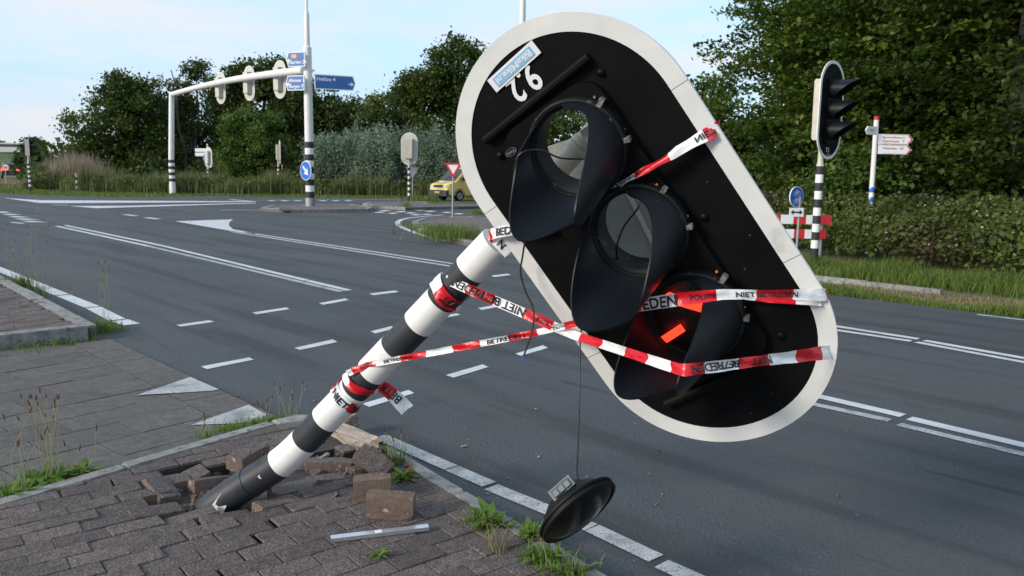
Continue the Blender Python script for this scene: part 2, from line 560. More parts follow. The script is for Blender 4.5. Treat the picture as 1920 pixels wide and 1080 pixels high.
def lettering(s, T, size, m, parent, name='lettering', width=None, weight=0.012, aspect=1.0):
    v, f = text2d(s, weight)
    v = v * size
    v = v * [aspect, 1.0]
    if width:
        v = v * [width / (v[:, 0].max() - v[:, 0].min()), 1.0]
    b = MB()
    b.add([T((x, y, 0.0)) for x, y in v], f)
    me = bpy.data.meshes.new(name)
    me.from_pydata(b.v, [], b.f)
    me.materials.append(m)
    return link(name, me, parent)


# ------------------------------------------------------------------ foliage
def quads(name, P4, tint, m, parent=None):
    """P4: (N,4,3) quads, tint (N,) in 0..1"""
    n = len(P4)
    me = bpy.data.meshes.new(name)
    me.vertices.add(n * 4)
    me.vertices.foreach_set('co', np.ascontiguousarray(P4, dtype=np.float32).ravel())
    me.loops.add(n * 4)
    me.loops.foreach_set('vertex_index', np.arange(n * 4, dtype=np.int32))
    me.polygons.add(n)
    me.polygons.foreach_set('loop_start', np.arange(n, dtype=np.int32) * 4)
    me.polygons.foreach_set('loop_total', np.full(n, 4, dtype=np.int32))
    at = me.attributes.new('tint', 'FLOAT', 'POINT')
    at.data.foreach_set('value', np.repeat(np.clip(tint, 0, 1), 4).astype(np.float32))
    me.update(calc_edges=True)
    me.materials.append(m)
    o = link(name, me, parent)
    if parent is not None:
        o['kind'] = 'stuff'
    return o


def unit(a):
    return a / (np.linalg.norm(a, axis=1, keepdims=True) + 1e-9)


def leaves(C, size, up=0.5, asp=0.55, droop=0.0):
    n = len(C)
    nn = unit(rng.normal(size=(n, 3)) + np.array([0, 0, up]) * 1.5)
    a = unit(np.cross(nn, rng.normal(size=(n, 3))))
    b = np.cross(nn, a)
    s = size * rng.uniform(0.6, 1.3, (n, 1))
    tip = a * s
    tip[:, 2] -= droop * s[:, 0]
    return np.stack([C - a * s * 0.6, C + b * s * asp, C + tip, C - b * s * asp], 1)


def crown_points(blobs, per, spread, flat=0.6, shell=0.5, density=1.0):
    pts, tn = [], []
    for c, r, k in blobs:
        c, r = np.asarray(c, float), np.asarray(r, float)
        k = int(k * density)
        d = unit(rng.normal(size=(k, 3)))
        rad = (shell + (1.05 - shell) * rng.random((k, 1)) ** 0.7) * (1 + 0.16 * np.sin(d[:, :1] * 5 + c[0]) * np.cos(d[:, 1:2] * 4 + c[1]))
        cc = c + d * r * rad
        q = np.repeat(cc, per, 0) + rng.normal(size=(k * per, 3)) * spread * np.array([1, 1, flat])
        t = np.repeat(rng.random(k) ** 1.3, per) * 0.72 + rng.random(k * per) * 0.33 - 0.05 + rng.uniform(-.12, .12)
        pts.append(q)
        tn.append(t)
    return np.vstack(pts), np.concatenate(tn)


def tree(name, label, cat, base, blobs, leaf, per, spread, m, trunk_r, group=None, flat=0.6, shell=0.5, lean=(0, 0), up=0.5, stems=1, density=1.0, limbs=14, asp=0.55):
    base = np.asarray(base, float)
    t = thing(name, label, cat, base, group)
    B = [(base + np.asarray(c, float), r, k) for c, r, k in blobs]
    ztop = max(c[2] + 0.15 * r[2] for c, r, k in B)
    for s in range(stems):
        off = np.array([rng.normal() * 0.5, rng.normal() * 0.5, 0]) * (stems > 1)
        p0 = base + off * 0.5 - np.array([0, 0, 0.1])
        p1 = np.array([base[0] + lean[0] + off[0] * 2, base[1] + lean[1] + off[1] * 2, ztop])
        pa = [p0 + (p1 - p0) * f + rng.normal(size=3) * 0.12 * (0 < f < 1) for f in np.linspace(0, 1, 7)]
        b = MB().tube(pa, [trunk_r * (1.15 - f) + 0.02 for f in np.linspace(0, 1, 7)], 9)
        tr = b.build('trunk', M['bark'], t, smooth=True)
        lb = MB()
        for i in range(limbs):
            c, r, k = B[i % len(B)]
            f = rng.uniform(0.25, 0.85)
            st = p0 + (p1 - p0) * f
            d = unit(rng.normal(size=(1, 3)))[0]
            en = np.asarray(c) + d * np.asarray(r) * 0.85
            mid = (st + en) / 2 + np.array([0, 0, 0.3]) + rng.normal(size=3) * 0.2
            rr = trunk_r * (1 - f) * 0.38 + 0.014
            if np.linalg.norm(en - st) > 3.6:
                continue
            lb.tube([st, mid, en], [rr, rr * 0.6, 0.012], 6)
        lb.build('limb', M['bark'], t, smooth=True)
    P, tn = crown_points(B, per, spread, flat, shell, density)
    keep = P[:, 2] > 0.05
    P, tn = P[keep], tn[keep]
    quads('crown', leaves(P, leaf, up, asp), tn, m, t)
    return t


def blades(P, h, wd, bend=0.4):
    """bent grass blades as two stacked quads; P (N,3), h (N,)"""
    n = len(P)
    a = rng.uniform(0, 2 * math.pi, n)
    s = np.stack([np.cos(a), np.sin(a), np.zeros(n)], 1)
    a2 = a + math.pi / 2 + rng.normal(size=n) * 0.6
    l = np.stack([np.cos(a2), np.sin(a2), np.zeros(n)], 1)
    h = h[:, None]
    bd = rng.uniform(0.1, 1, (n, 1)) * bend
    z = np.array([0, 0, 1.0])
    m1 = P + z * h * 0.6 + l * h * bd * 0.35
    t1 = P + z * h * (1 - 0.25 * bd) + l * h * bd
    wd = wd if np.isscalar(wd) else wd[:, None]
    q1 = np.stack([P - s * wd, P + s * wd, m1 + s * wd * 0.7, m1 - s * wd * 0.7], 1)
    q2 = np.stack([m1 - s * wd * 0.7, m1 + s * wd * 0.7, t1 + s * wd * 0.08, t1 - s * wd * 0.08], 1)
    return np.concatenate([q1, q2])


def blade_field(name, P, h, wd, m, parent=None, bend=0.4):
    Q = blades(P, h, wd, bend)
    tn = np.clip(rng.random(len(P)) * 0.8 + 0.1 * rng.normal(size=len(P)) + 0.1, 0, 1)
    return quads(name, Q, np.concatenate([tn, tn]), m, parent)


def in_poly(P, poly):
    x, y = P[:, 0], P[:, 1]
    r = np.zeros(len(P), bool)
    n = len(poly)
    for i in range(n):
        x0, y0 = poly[i]
        x1, y1 = poly[(i + 1) % n]
        c = ((y0 > y) != (y1 > y)) & (x < (x1 - x0) * (y - y0) / (y1 - y0 + 1e-12) + x0)
        r ^= c
    return r


def scatter(poly, n):
    poly = np.asarray(poly, float)
    lo, hi = poly.min(0), poly.max(0)
    out = np.zeros((0, 2))
    while len(out) < n:
        q = rng.uniform(lo, hi, (n * 2, 2))
        out = np.vstack([out, q[in_poly(q, poly)]])
    return out[:n]


def clip_poly(poly, clip):
    """Sutherland-Hodgman; clip is convex and counter-clockwise"""
    out = [np.asarray(p, float) for p in poly]
    for i in range(len(clip)):
        a, b = np.asarray(clip[i], float), np.asarray(clip[(i + 1) % len(clip)], float)
        e = b - a
        side = lambda p: e[0] * (p[1] - a[1]) - e[1] * (p[0] - a[0])
        inp, out = out, []
        for j in range(len(inp)):
            p, q = inp[j - 1], inp[j]
            sp, sq = side(p), side(q)
            if (sp >= 0) != (sq >= 0):
                out.append(p + (q - p) * sp / (sp - sq))
            if sq >= 0:
                out.append(q)
        if len(out) < 3:
            return []
    return out


def area2(p):
    p = np.asarray(p)
    x, y = p[:, 0], p[:, 1]
    return 0.5 * (x @ np.roll(y, -1) - y @ np.roll(x, -1))


# ================================================================== the setting
def sheet(name, poly, z, m, parent=None, kind=None):
    me = bpy.data.meshes.new(name)
    bm = bmesh.new()
    vs = [bm.verts.new((p[0], p[1], z)) for p in poly]
    es = [bm.edges.new((vs[i], vs[(i + 1) % len(vs)])) for i in range(len(vs))]
    bmesh.ops.triangle_fill(bm, use_beauty=True, edges=es, normal=(0, 0, 1))
    for f in bm.faces:
        if f.normal.z < 0:
            f.normal_flip()
    bm.to_mesh(me)
    bm.free()
    me.materials.append(m)
    o = link(name, me, parent)
    if kind:
        o['kind'] = kind
    return o


sheet('ground', [(-2500, -300), (2500, -300), (2500, 4000), (-2500, 4000)], -0.03, M['ground'], kind='structure')
# dunes on the horizon
hb = MB()
for k in range(9):
    cx, cy, rx, ry, h = -900 + k * 210 + rng.uniform(-40, 40), 1500 + rng.uniform(-100, 200), rng.uniform(220, 380), 160, rng.uniform(11, 19)
    n1, n2 = 28, 10
    vs_, fs_ = [], []
    for j in range(n2 + 1):
        for i in range(n1):
            a = 2 * math.pi * i / n1
            q = j / n2
            vs_.append((cx + rx * q * math.cos(a), cy + ry * q * math.sin(a), h * (math.cos(q * math.pi) + 1) / 2 * (1 + 0.2 * math.sin(a * 3 + k + q * 5)) - 0.5))
    fs_ = [(j * n1 + i, j * n1 + (i + 1) % n1, (j + 1) * n1 + (i + 1) % n1, (j + 1) * n1 + i) for j in range(n2) for i in range(n1)]
    hb.add(vs_, fs_)
tag(hb.build('hills', M['dune'], smooth='all'), kind='structure')

road = sheet('road', [(-45, -8), (24, -8), (20, -5.95), (5.88, 9.06), (4.3, 10.74), (2.6, 13.2), (1.7, 16.5), (1.8, 21), (3.6, 27), (8, 33), (18, 39), (45, 45),
                      (45, 51), (10, 49.2), (-6, 47.6), (-17.3, 46.6), (-21, 42.4), (-28, 44.4), (-36, 54), (-52, 79), (-76, 115), (-110, 160), (-170, 230),
                      (-178, 224), (-120, 152), (-86, 108), (-60, 70), (-45, 47)], 0.0, M['asphalt'], kind='structure')


def marking(pts, m='paint', z=0.004):
    return sheet('road_marking', pts, z, M[m], road)


def px_mark(pix, m='paint'):
    p = [G(*q)[:2] for q in pix]
    return marking(p if area2(p) > 0 else p[::-1], m)


def line_mark(a, b, wd, m='paint', skew=0.0):
    a, b = np.asarray(a[:2], float), np.asarray(b[:2], float)
    d = nrm(b - a)
    n = np.array([-d[1], d[0]]) * wd / 2
    s = d * skew
    return marking([a - n - s, b - n - s, b + n + s, a + n + s], m)


def dashes(px0, px1, wd, segs, m='paint'):
    a, b = G(*px0)[:2], G(*px1)[:2]
    for s, e in segs:
        line_mark(a + (b - a) * s, a + (b - a) * e, wd, m)


# edge line on the left, with cracks that cut it in pieces
for q in [((-14, 500), (116, 553)), ((118, 554), (173, 576)), ((175, 577), (220, 600)), ((225, 601), (247, 609))]:
    line_mark(G(*q[0]), G(*q[1]), 0.16)
# double centre line
line_mark(G(106, 424), G(280, 462), 0.11)
line_mark(G(281, 462.3), G(640, 547), 0.10, 'worn_paint')
line_mark(G(122, 422.5), G(305, 461), 0.11)
line_mark(G(306, 461.3), G(575, 526), 0.10)
line_mark(G(577, 526.5), G(655, 545), 0.10)
# blocks of the cycle crossing, three rows
for blk in [[(330, 610), (340, 613), (402, 604), (392, 601)], [(473, 586.5), (480, 590), (543, 580), (537, 577)], [(598, 569), (606, 572), (655, 563), (647, 560)],
            [(692, 551), (700, 554), (748, 548), (741, 545)], [(921, 517), (927, 520), (958, 516), (952, 513.5)],
            [(377, 688), (388, 693), (476, 675), (467, 671)], [(552, 653), (562, 657), (633, 642), (624, 637)], [(695, 622), (704, 626), (742, 616), (734, 612)], [(832, 592), (838, 596), (863, 591), (857, 588)],
            [(896, 578), (903, 582), (943, 574), (936, 571)],
            [(679, 758), (692, 764), (777, 738), (766, 732)], [(836, 704), (850, 709), (916, 689), (905, 684)], [(966, 664), (976, 668), (1028, 653), (1018, 648)],
            [(1090, 627), (1098, 630), (1140, 617), (1132, 613)]]:
    px_mark(blk)
# near edge line
for q in [((712, 819), (846, 878), 'worn_paint'), ((848, 879), (917, 909), 'worn_paint'), ((921, 914), (1108, 990), 'worn_paint'), ((1110, 991), (1230, 1048), 'worn_paint'), ((1240, 1058), (1400, 1130), 'worn_paint')]:
    line_mark(G(*q[0]), G(*q[1]), 0.095, q[2])
# double lines on the right
for a, b, wd, m in [((1450, 594), (1722, 636), 0.10, 'paint'), ((1733, 639), (2050, 695), 0.10, 'paint'), ((1450, 602), (1708, 640), 0.09, 'paint'), ((1718, 642), (2050, 704), 0.09, 'paint'),
                    ((1440, 722), (1693, 780), 0.105, 'paint'), ((1705, 785), (2050, 866), 0.105, 'paint'), ((1440, 740), (1668, 789), 0.085, 'worn_paint'), ((1685, 796), (2050, 884), 0.085, 'worn_paint'),
                    ((1832, 590), (2050, 616), 0.08, 'worn_paint')]:
    line_mark(G(*a), G(*b), wd, m)
# arrow-shaped island marking and the double line that leaves it
px_mark([(328, 415), (437, 411.5), (430, 417), (429, 423), (437, 430), (480, 438.5), (472, 439), (420, 431)])
line_mark(G(460, 436), G(865, 497), 0.09)
line_mark(G(432, 434.5), G(855, 501), 0.08)
# far markings
px_mark([(6, 371.2), (75, 375.5), (480, 377.6), (480, 378.8), (110, 381), (74, 380.6)])
px_mark([(130, 386.2), (230, 386), (480, 380.6), (480, 381.4), (180, 390.6)])
for q in [((234, 402.3), (255, 405)), ((274, 408), (297, 411)), ((98, 384), (128, 384.6))]:
    line_mark(G(*q[0]), G(*q[1]), 0.22)
for k in range(5):
    px_mark([(0 + k * 12 - 10, 397 + k * 4.4), (8 + k * 14, 396.6 + k * 4.5), (22 + k * 18, 398.4 + k * 4.6), (2 + k * 13, 399 + k * 4.4)])
px_mark([(24, 416.5), (48, 419), (40, 419.6), (18, 417.2)])
line_mark(G(412, 394), G(520, 393.5), 0.16)
line_mark(G(480, 375.5), G(760, 373.5), 0.16)
line_mark(G(430, 374), G(470, 377.5), 0.3)
for k, (x, y) in enumerate([(677, 395.5), (710, 395), (740, 397), (775, 394), (700, 398.2), (725, 400), (758, 399.5), (788, 402.3), (826, 398.5), (848, 401), (795, 396.2), (768, 402.8)]):
    px_mark([(x, y), (x + 12, y - 1.2), (x + 24, y), (x + 12, y + 1.2)])
for k in range(7):
    x = 500 + k * 24
    px_mark([(x, 376 + 0.2 * (k % 2)), (x + 10, 375.6), (x + 20, 376.6), (x + 8, 377.2)])
# line round the island with the give-way sign
arc = [(900, 463), (860, 457), (815, 447), (780, 437), (757, 428), (747, 422), (745, 417), (752, 412), (766, 409), (790, 406.5), (830, 403)]
for i in range(len(arc) - 1):
    line_mark(G(*arc[i]), G(*arc[i + 1]), 0.16)
line_mark(G(880, 406), G(905, 408), 0.3)

# thin tar seams and rubber streaks on the asphalt
for a, b, wd in [((840, 720), (1010, 756), 0.05), ((1590, 640), (1760, 665), 0.10), ((1560, 705), (1640, 722), 0.12), ((1700, 735), (1790, 752), 0.12), ((1850, 700), (1920, 712), 0.12), ((1660, 680), (1800, 700), 0.09)]:
    pass

# ------------------------------------------------------------------ near island: brick pavement with kerb
ZT = 0.07
kl0, kl1 = np.array([-3.55, 1.685]), np.array([-1.43, 4.60])        # outer line of the left kerb
kr0, kr1 = np.array([-1.02, 4.70]), np.array([1.55, 1.22])          # outer line of the right kerb
isl = [kl0, np.array([-2.6, 0.3]), np.array([1.6, 0.3]), kr1, kr0, np.array([-1.30, 4.74]), kl1]
pav = sheet('pavement', isl, -0.02, M['soil'], kind='structure')
el = nrm(kl1 - kl0)
nl = np.array([el[1], -el[0]])                                     # inward from left kerb
er = nrm(kr1 - kr0)
nr = np.array([er[1], -er[0]])                                     # inward (towards camera-left)
KW = 0.075


def kerb_stones(a, b, inward, wd, length, z, parent, m='concrete', skip=(), jit=0.004, z0=-0.05):
    a, b = np.asarray(a, float), np.asarray(b, float)
    d = nrm(b - a)
    L = np.linalg.norm(b - a)
    n = max(1, int(round(L / length)))
    for i in range(n):
        if i in skip:
            continue
        s, e = a + d * L * i / n + d * 0.004, a + d * L * (i + 1) / n - d * 0.004
        j = rng.normal(size=2) * jit
        p = [s + j, e + j, e + j + inward * wd, s + j + inward * wd]
        if area2(p) < 0:
            p = p[::-1]
        MB().prism(p, z0, z + rng.normal() * 0.003, bev=0.012).build('kerb_stone', M[m], parent)


kerb_stones(kl0, kl1, nl, KW, 0.9, 0.074, pav)
kerb_stones(kr0 + er * 0.62, kr1, nr, KW, 0.8, 0.065, pav)
MB().prism([kl1 + el * 0.01, kl1 + el * 0.01 + nl * KW, np.array([-1.15, 4.62]), np.array([-1.16, 4.715]), np.array([-1.30, 4.74])][::-1], -0.05, 0.074, bev=0.01).build('kerb_stone', M['concrete'], pav)

e1, e2 = np.array([math.cos(R(39)), math.sin(R(39))]), np.array([math.cos(R(-51)), math.sin(R(-51))])
B0 = np.array([-1.36, 3.50])
clipP = [isl[1], isl[2], kr1 + nr * KW * 1.05, kr0 + nr * KW * 1.05 + er * 0.05, np.array([-1.22, 4.60]), kl1 + nl * KW * 1.03, kl0 + nl * KW * 1.03]
if area2(clipP) < 0:
    clipP = clipP[::-1]
HOLE = [G(*q, ZT)[:2] for q in [(318, 878), (352, 868), (432, 862), (520, 868), (505, 905), (455, 945), (405, 968), (372, 955), (335, 925)]]
HOLE2 = [G(*q, ZT)[:2] for q in [(575, 842), (640, 838), (672, 862), (660, 886), (600, 876)]]
LIFT = [G(*q, ZT)[:2] for q in [(520, 870), (560, 820), (640, 815), (720, 870), (660, 905), (560, 915)]]
hc = G(385, 925, ZT)[:2]
full = [(-0.105, -0.0525), (0.105, -0.0525), (0.105, 0.0525), (-0.105, 0.0525)]
brick_me = None


def two_tone(me):
    """granular wearing face on top, plain baked clay on the sides"""
    me.materials.append(M['brick_old'])
    for p in me.polygons:
        p.material_index = 0 if p.normal.z > 0.35 else 1


cand = []
for j in range(-14, 40):
    for i in range(-14, 14):
        c = B0 + e1 * (i + 0.5 * (j % 2)) * 0.2125 + e2 * j * 0.1075
        poly = [c + e1 * x + e2 * y for x, y in full]
        if area2(poly) < 0:
            poly = poly[::-1]
        cp = clip_poly(poly, clipP)
        if not cp or abs(area2(cp)) < 0.0015:
            continue
        px = PJ((c[0], c[1], ZT))
        if px[2] < 0.5:
            continue
        vis = -140 < px[0] < 1990 and px[1] < 1190
        cand.append((np.linalg.norm(c), c, cp, vis, abs(area2(cp)) > 0.0219))
cand.sort(key=lambda q: (not q[3], q[0]))
rest = MB()
nb = 0
for dist, c, cp, vis, whole in cand:
    ins = in_poly(c[None], HOLE)[0] or in_poly(c[None], HOLE2)[0]
    if ins:
        continue
    v = c - hc
    dd = np.linalg.norm(v)
    lift = in_poly(c[None], LIFT)[0]
    sh = np.zeros(2)
    rot = Vector((rng.normal() * 0.008, rng.normal() * 0.008, rng.normal() * 0.008))
    dz = rng.normal() * 0.0018
    if dd < 1.0:
        k = math.exp(-dd / 0.33)
        push = 0.055 * k * (1.0 if v[1] < 0.15 else 0.35)
        sh = nrm(v) * push + rng.normal(size=2) * 0.008 * k
        rot = Vector((rng.normal() * 0.10 * k, rng.normal() * 0.10 * k, rng.normal() * 0.12 * k))
        dz += (0.01 * rng.random() - 0.026) * k
    if lift:
        rot = Vector((rng.normal() * 0.07, rng.normal() * 0.07, rng.normal() * 0.12))
        dz += rng.uniform(-0.03, 0.012)
    # rows drifted apart in front of the hole
    if v[1] < -0.05 and v[0] < 0.35 and dd < 1.1:
        sh = sh - e1 * 0.03 * (1 if int(round(((c - B0) @ e2) / 0.1075)) % 3 else 0.2) * math.exp(-dd / 0.9) * (1 if (c - hc) @ e1 < 0.1 else 0)
    if not vis or nb >= 298:
        if dd < 0.6:
            continue
        rest.prism(cp, -0.01, ZT + dz, bev=0.004)
        continue
    nb += 1
    if whole:
        if brick_me is None:
            b = MB().prism([(-0.105, -0.0525), (0.105, -0.0525), (0.105, 0.0525), (-0.105, 0.0525)], -0.085, 0.0, bev=0.005)
            o = b.build('brick', M['brick'], pav)
            two_tone(o.data)
            brick_me = o.data
        else:
            o = link('brick', brick_me, pav)
    else:
        q = [np.asarray(p) - c for p in cp]
        q = [np.array([p @ e1, p @ np.array([-e1[1], e1[0]])]) for p in q]
        o = MB().prism(q if area2(q) > 0 else q[::-1], -0.085, 0.0, bev=0.004).build('brick', M['brick'], pav)
        two_tone(o.data)
    o.location = (c[0] + sh[0], c[1] + sh[1], ZT + dz)
    o.rotation_euler = (rot[0], rot[1], R(39) + rot[2])
if rest.v:
    tag(rest.build('brick_field', M['brick'], pav), kind='stuff')
# sandy bed below the bricks (joints), open where the hole is
bed = MB()
for dist, c, cp, vis, whole in cand:
    if np.linalg.norm(c - hc) > 0.40 and not in_poly(c[None], HOLE2)[0]:
        mc = np.mean(cp, 0)
        bed.prism([mc + (p - mc) * 1.06 for p in cp], -0.015, 0.058)
tag(bed.build('joint_sand', M['joint'], pav), kind='stuff')

# ------------------------------------------------------------------ cycle path of large tiles
tp = sheet('cycle_path', [np.array(p) for p in [(-9.0, 1.8), (-3.6, 1.65), (-1.42, 4.63), (-1.27, 4.70), (-3.62, 7.10), (-4.6, 6.75), (-9.0, 6.2)]], 0.006, M['joint'], kind='structure')
t1 = np.array([math.cos(R(51)), math.sin(R(51))])
t2 = np.array([math.cos(R(-39)), math.sin(R(-39))])
ee = nrm(np.array([-1.32, 4.72]) - np.array([-3.62, 7.08]))
ne = np.array([ee[1], -ee[0]])
if ne @ (np.array([-4, 5]) - np.array([-3.62, 7.08])) < 0:
    ne = -ne
TE0, TE1 = np.array([-3.62, 7.08]), np.array([-1.30, 4.70])
tclip = [TE0 + ne * 0.31 - ee * 0.1, np.array([-4.5, 6.72]), np.array([-9, 6.15]), np.array([-9, 1.9]), kl0 - nl * 0.02, kl1 - nl * 0.02 - el * 0.16, TE1 + ne * 0.31 - ee * 0.05]
if area2(tclip) < 0:
    tclip = tclip[::-1]
tile_me = None
TL, TWD = 0.50, 0.30
for j in range(-24, 12):
    for i in range(-14, 14):
        c = np.array([-2.5, 4.8]) + t1 * (i + (0.5 if j % 2 else 0.0)) * TL + t2 * j * TWD
        poly = [c + t1 * x + t2 * y for x, y in ((-TL / 2 + .003, -TWD / 2 + .003), (TL / 2 - .003, -TWD / 2 + .003), (TL / 2 - .003, TWD / 2 - .003), (-TL / 2 + .003, TWD / 2 - .003))]
        if area2(poly) < 0:
            poly = poly[::-1]
        cp = clip_poly(poly, tclip)
        if not cp or abs(area2(cp)) < 0.004:
            continue
        px = PJ((c[0], c[1], 0))
        if px[2] < 0.5 or px[0] < -420:
            continue
        if abs(area2(cp)) > 0.142:
            if tile_me is None:
                o = MB().prism([(-TL / 2 + .003, -TWD / 2 + .003), (TL / 2 - .003, -TWD / 2 + .003), (TL / 2 - .003, TWD / 2 - .003), (-TL / 2 + .003, TWD / 2 - .003)], -0.03, 0.0, bev=0.003).build('tile', M['tile'], tp)
                tile_me = o.data
            else:
                o = link('tile', tile_me, tp)
        else:
            q = [np.array([(p - c) @ t1, (p - c) @ np.array([-t1[1], t1[0]])]) for p in cp]
            o = MB().prism(q if area2(q) > 0 else q[::-1], -0.03, 0.0, bev=0.003).build('tile', M['tile'], tp)
        o.location = (c[0], c[1], 0.016 + rng.normal() * 0.0012)
        o.rotation_euler = (rng.normal() * 0.003, rng.normal() * 0.003, R(51) + rng.normal() * 0.004)
n = 7
L = np.linalg.norm(TE1 - TE0)
for i in range(n):                                  # the row of tiles along the road
    s, e = TE0 + ee * (L * i / n + .004), TE0 + ee * (L * (i + 1) / n - .004)
    q = [s, e, e + ne * 0.30, s + ne * 0.30]
    MB().prism(q if area2(q) > 0 else q[::-1], -0.02, 0.016 + rng.normal() * 0.001, bev=0.003).build('tile', M['tile'], tp)
for pts in [[(257, 741), (357, 707), (411, 730), (398, 733)], [(358, 797), (466, 759), (500, 777), (490, 788), (445, 794)]]:   # shark's teeth painted on the tiles
    p = [G(*q, 0.02)[:2] for q in pts]
    sheet('road_marking', p if area2(p) > 0 else p[::-1], 0.0215, M['worn_paint'], tp)

# ------------------------------------------------------------------ raised platform at the left
zp = 0.13
pl = [np.array(p[:2]) for p in (G(178, 612, zp), G(0, 517, zp), G(-260, 395, zp), G(-900, 480, zp), G(-500, 690, zp), G(0, 628, zp), G(150, 612, zp))]
if area2(pl) < 0:
    pl = pl[::-1]
plat = MB().prism(pl, -0.02, zp - 0.012).build('brick_platform', M['joint'])
tag(plat, kind='structure')
ka, kb, kc = G(178, 610, zp)[:2], G(-60, 486, zp)[:2], G(-200, 652, zp)[:2]
cen = np.mean(pl, 0)
for a, b in ((ka, kb), (ka, kc)):
    d = nrm(b - a)
    nn = np.array([-d[1], d[0]])
    if nn @ (cen - a) < 0:
        nn = -nn
    kerb_stones(a - nn * 0.01, b - nn * 0.01, nn, 0.14, 1.0, zp + 0.005, plat, z0=-0.03)
pin = clip_poly([np.array(p) for p in pl], pl)
f1, f2 = np.array([math.cos(R(51)), math.sin(R(51))]), np.array([math.cos(R(-39)), math.sin(R(-39))])
pb = MB()
npl = 0
for j in range(-40, 40):
    for i in range(-20, 20):
        c = np.array([-4.6, 7.4]) + f1 * (i + .5 * (j % 2)) * 0.2125 + f2 * j * 0.1075
        px = PJ((c[0], c[1], zp))
        if px[2] < 1 or px[0] < -60 or px[0] > 190:
            continue
        if not in_poly(c[None], [np.asarray(p) for p in pl])[0]:
            continue
        if min(abs((c - ka) @ np.array([-d_[1], d_[0]])) for d_ in (nrm(kb - ka), nrm(kc - ka))) < 0.075:
            continue
        npl += 1
        if npl <= 290 and px[1] > 500:
            o = link('brick', brick_me, plat)
            o.location = (c[0], c[1], zp + rng.normal() * 0.0015)
            o.rotation_euler = (rng.normal() * .006, rng.normal() * .006, R(51) + rng.normal() * .01)
            continue
        pb.prism([c + f1 * x + f2 * y for x, y in ((-.104, .052), (-.104, -.052), (.104, -.052), (.104, .052))], 0.05, zp + rng.normal() * 0.0015, bev=0.004)
if pb.v:
    tag(pb.build('brick_field', M['brick'], plat), kind='stuff')

# ------------------------------------------------------------------ far islands
def island(name, pix, z, m, km='concrete', wd=0.18, length=1.0):
    p = [G(*q, z)[:2] for q in pix]
    if area2(p) < 0:
        p = p[::-1]
    o = MB().prism(p, -0.02, z - 0.01).build(name, M[m])
    o['kind'] = 'structure'
    n = len(p)
    for i in range(n):
        a, b = p[i], p[(i + 1) % n]
        d = nrm(b - a)
        nn = np.array([-d[1], d[0]])
        kerb_stones(a, b, nn, wd, length, z + 0.01, o, km, jit=0.01, z0=-0.02)
    return o


M['paved'] = mat('small_paving', (0.105, 0.090, 0.088), (0.15, 0.13, 0.125), 0.95, 3, 0.6, 40, coords='World', speck=[((0.05, 0.045, 0.04), 9, 0.55, 0.1, 0.6, 6)])
island('traffic_island', [(775, 419), (772, 415), (790, 410), (835, 406), (930, 407), (1010, 425), (1010, 456), (930, 462), (887, 455), (840, 446), (800, 434), (784, 427)], 0.10, 'paved')
island('traffic_island', [(488, 390), (545, 393.5), (690, 392), (700, 388), (660, 383.5), (560, 383), (510, 384.5)], 0.12, 'paved', wd=0.22, length=1.4)
island('traffic_island', [(680, 381), (700, 385), (760, 389), (905, 386), (905, 380), (780, 377.5), (690, 378.5)], 0.12, 'paved', wd=0.22, length=1.4)
gi = island('grass_island', [(800, 381.5), (905, 381), (1100, 386), (1100, 378), (905, 377.5), (800, 378.5)], 0.13, 'ground', wd=0.2, length=1.6)
# drain grate in the far kerb
MB().prism([G(*q, 0.14)[:2] for q in [(524, 389.2), (545, 390.4), (545, 393), (524, 392.2)]][::-1], 0.1, 0.142).build('drain_grate', M['trim'], [o for o in bpy.data.objects if o.name.startswith('traffic_island')][1])

# grass bank and road far on the left
MB().prism([(-130, 128), (-92, 128), (-84, 170), (-150, 215), (-190, 190)], -0.1, 0.4).build('embankment', M['bank'])['kind'] = 'structure'
bk = MB()
vs_, fs_ = [], []
for i in range(25):
    q = i / 24
    x, y = -190 + 118 * q, 172 - 18 * q
    h = 5.6 * min(1, (1 - q) * 2.2) ** 0.9
    for d_, hh in ((0, 0), (6, h * .55), (13, h), (30, h), (45, 0)):
        vs_.append((x + rng.normal() * .3, y + d_, hh + rng.normal() * 0.1 - 0.05))
fs_ = [(i * 5 + k, i * 5 + k + 1, (i + 1) * 5 + k + 1, (i + 1) * 5 + k) for i in range(24) for k in range(4)]
bk.add(vs_, fs_)
tag(bk.build('terrain_bank', M['bank'], smooth='all'), kind='structure')
# ================================================================== the knocked-over traffic signal
BM = np.array([[0.57740, 0.73699, -0.35138], [0.80103, -0.42805, 0.41848], [0.15800, -0.52309, -0.83750]])   # columns: u (away from the number), v, outward
BC = np.array([0.43488, -0.14579, 2.7])
_c2w = np.stack([RT, -UP, FW], 1)
BU, BV, BO = (_c2w @ BM[:, k] for k in range(3))
BORG = CAM + _c2w @ BC


def LB(p):
    return BORG + BU * p[0] + BV * p[1] + BO * p[2]


def UVW(px, py, wv=0.0):
    d = ray(px, py)
    s = (BO @ (BORG - CAM) + wv) / (BO @ d)
    q = CAM + d * s - BORG
    return np.array([q @ BU, q @ BV])


def BP(px, py, wv=0.0):
    u, v = UVW(px, py, wv)
    return LB((u, v, wv))


SW, SS = 0.4251, 0.3979                # half width, half distance between the two round ends
LENS = [(-0.3898, 0.0222), (-0.0538, 0.0379), (0.2948, 0.0318)]


def stadium(W, S, n=28):
    p = [(S + W * math.cos(a), W * math.sin(a)) for a in np.linspace(-math.pi / 2, math.pi / 2, n)]
    return p + [(-S + W * math.cos(a), W * math.sin(a)) for a in np.linspace(math.pi / 2, 3 * math.pi / 2, n)]


def circle(c, r, n=40):
    return [(c[0] + r * math.cos(2 * math.pi * k / n), c[1] + r * math.sin(2 * math.pi * k / n)) for k in range(n)]


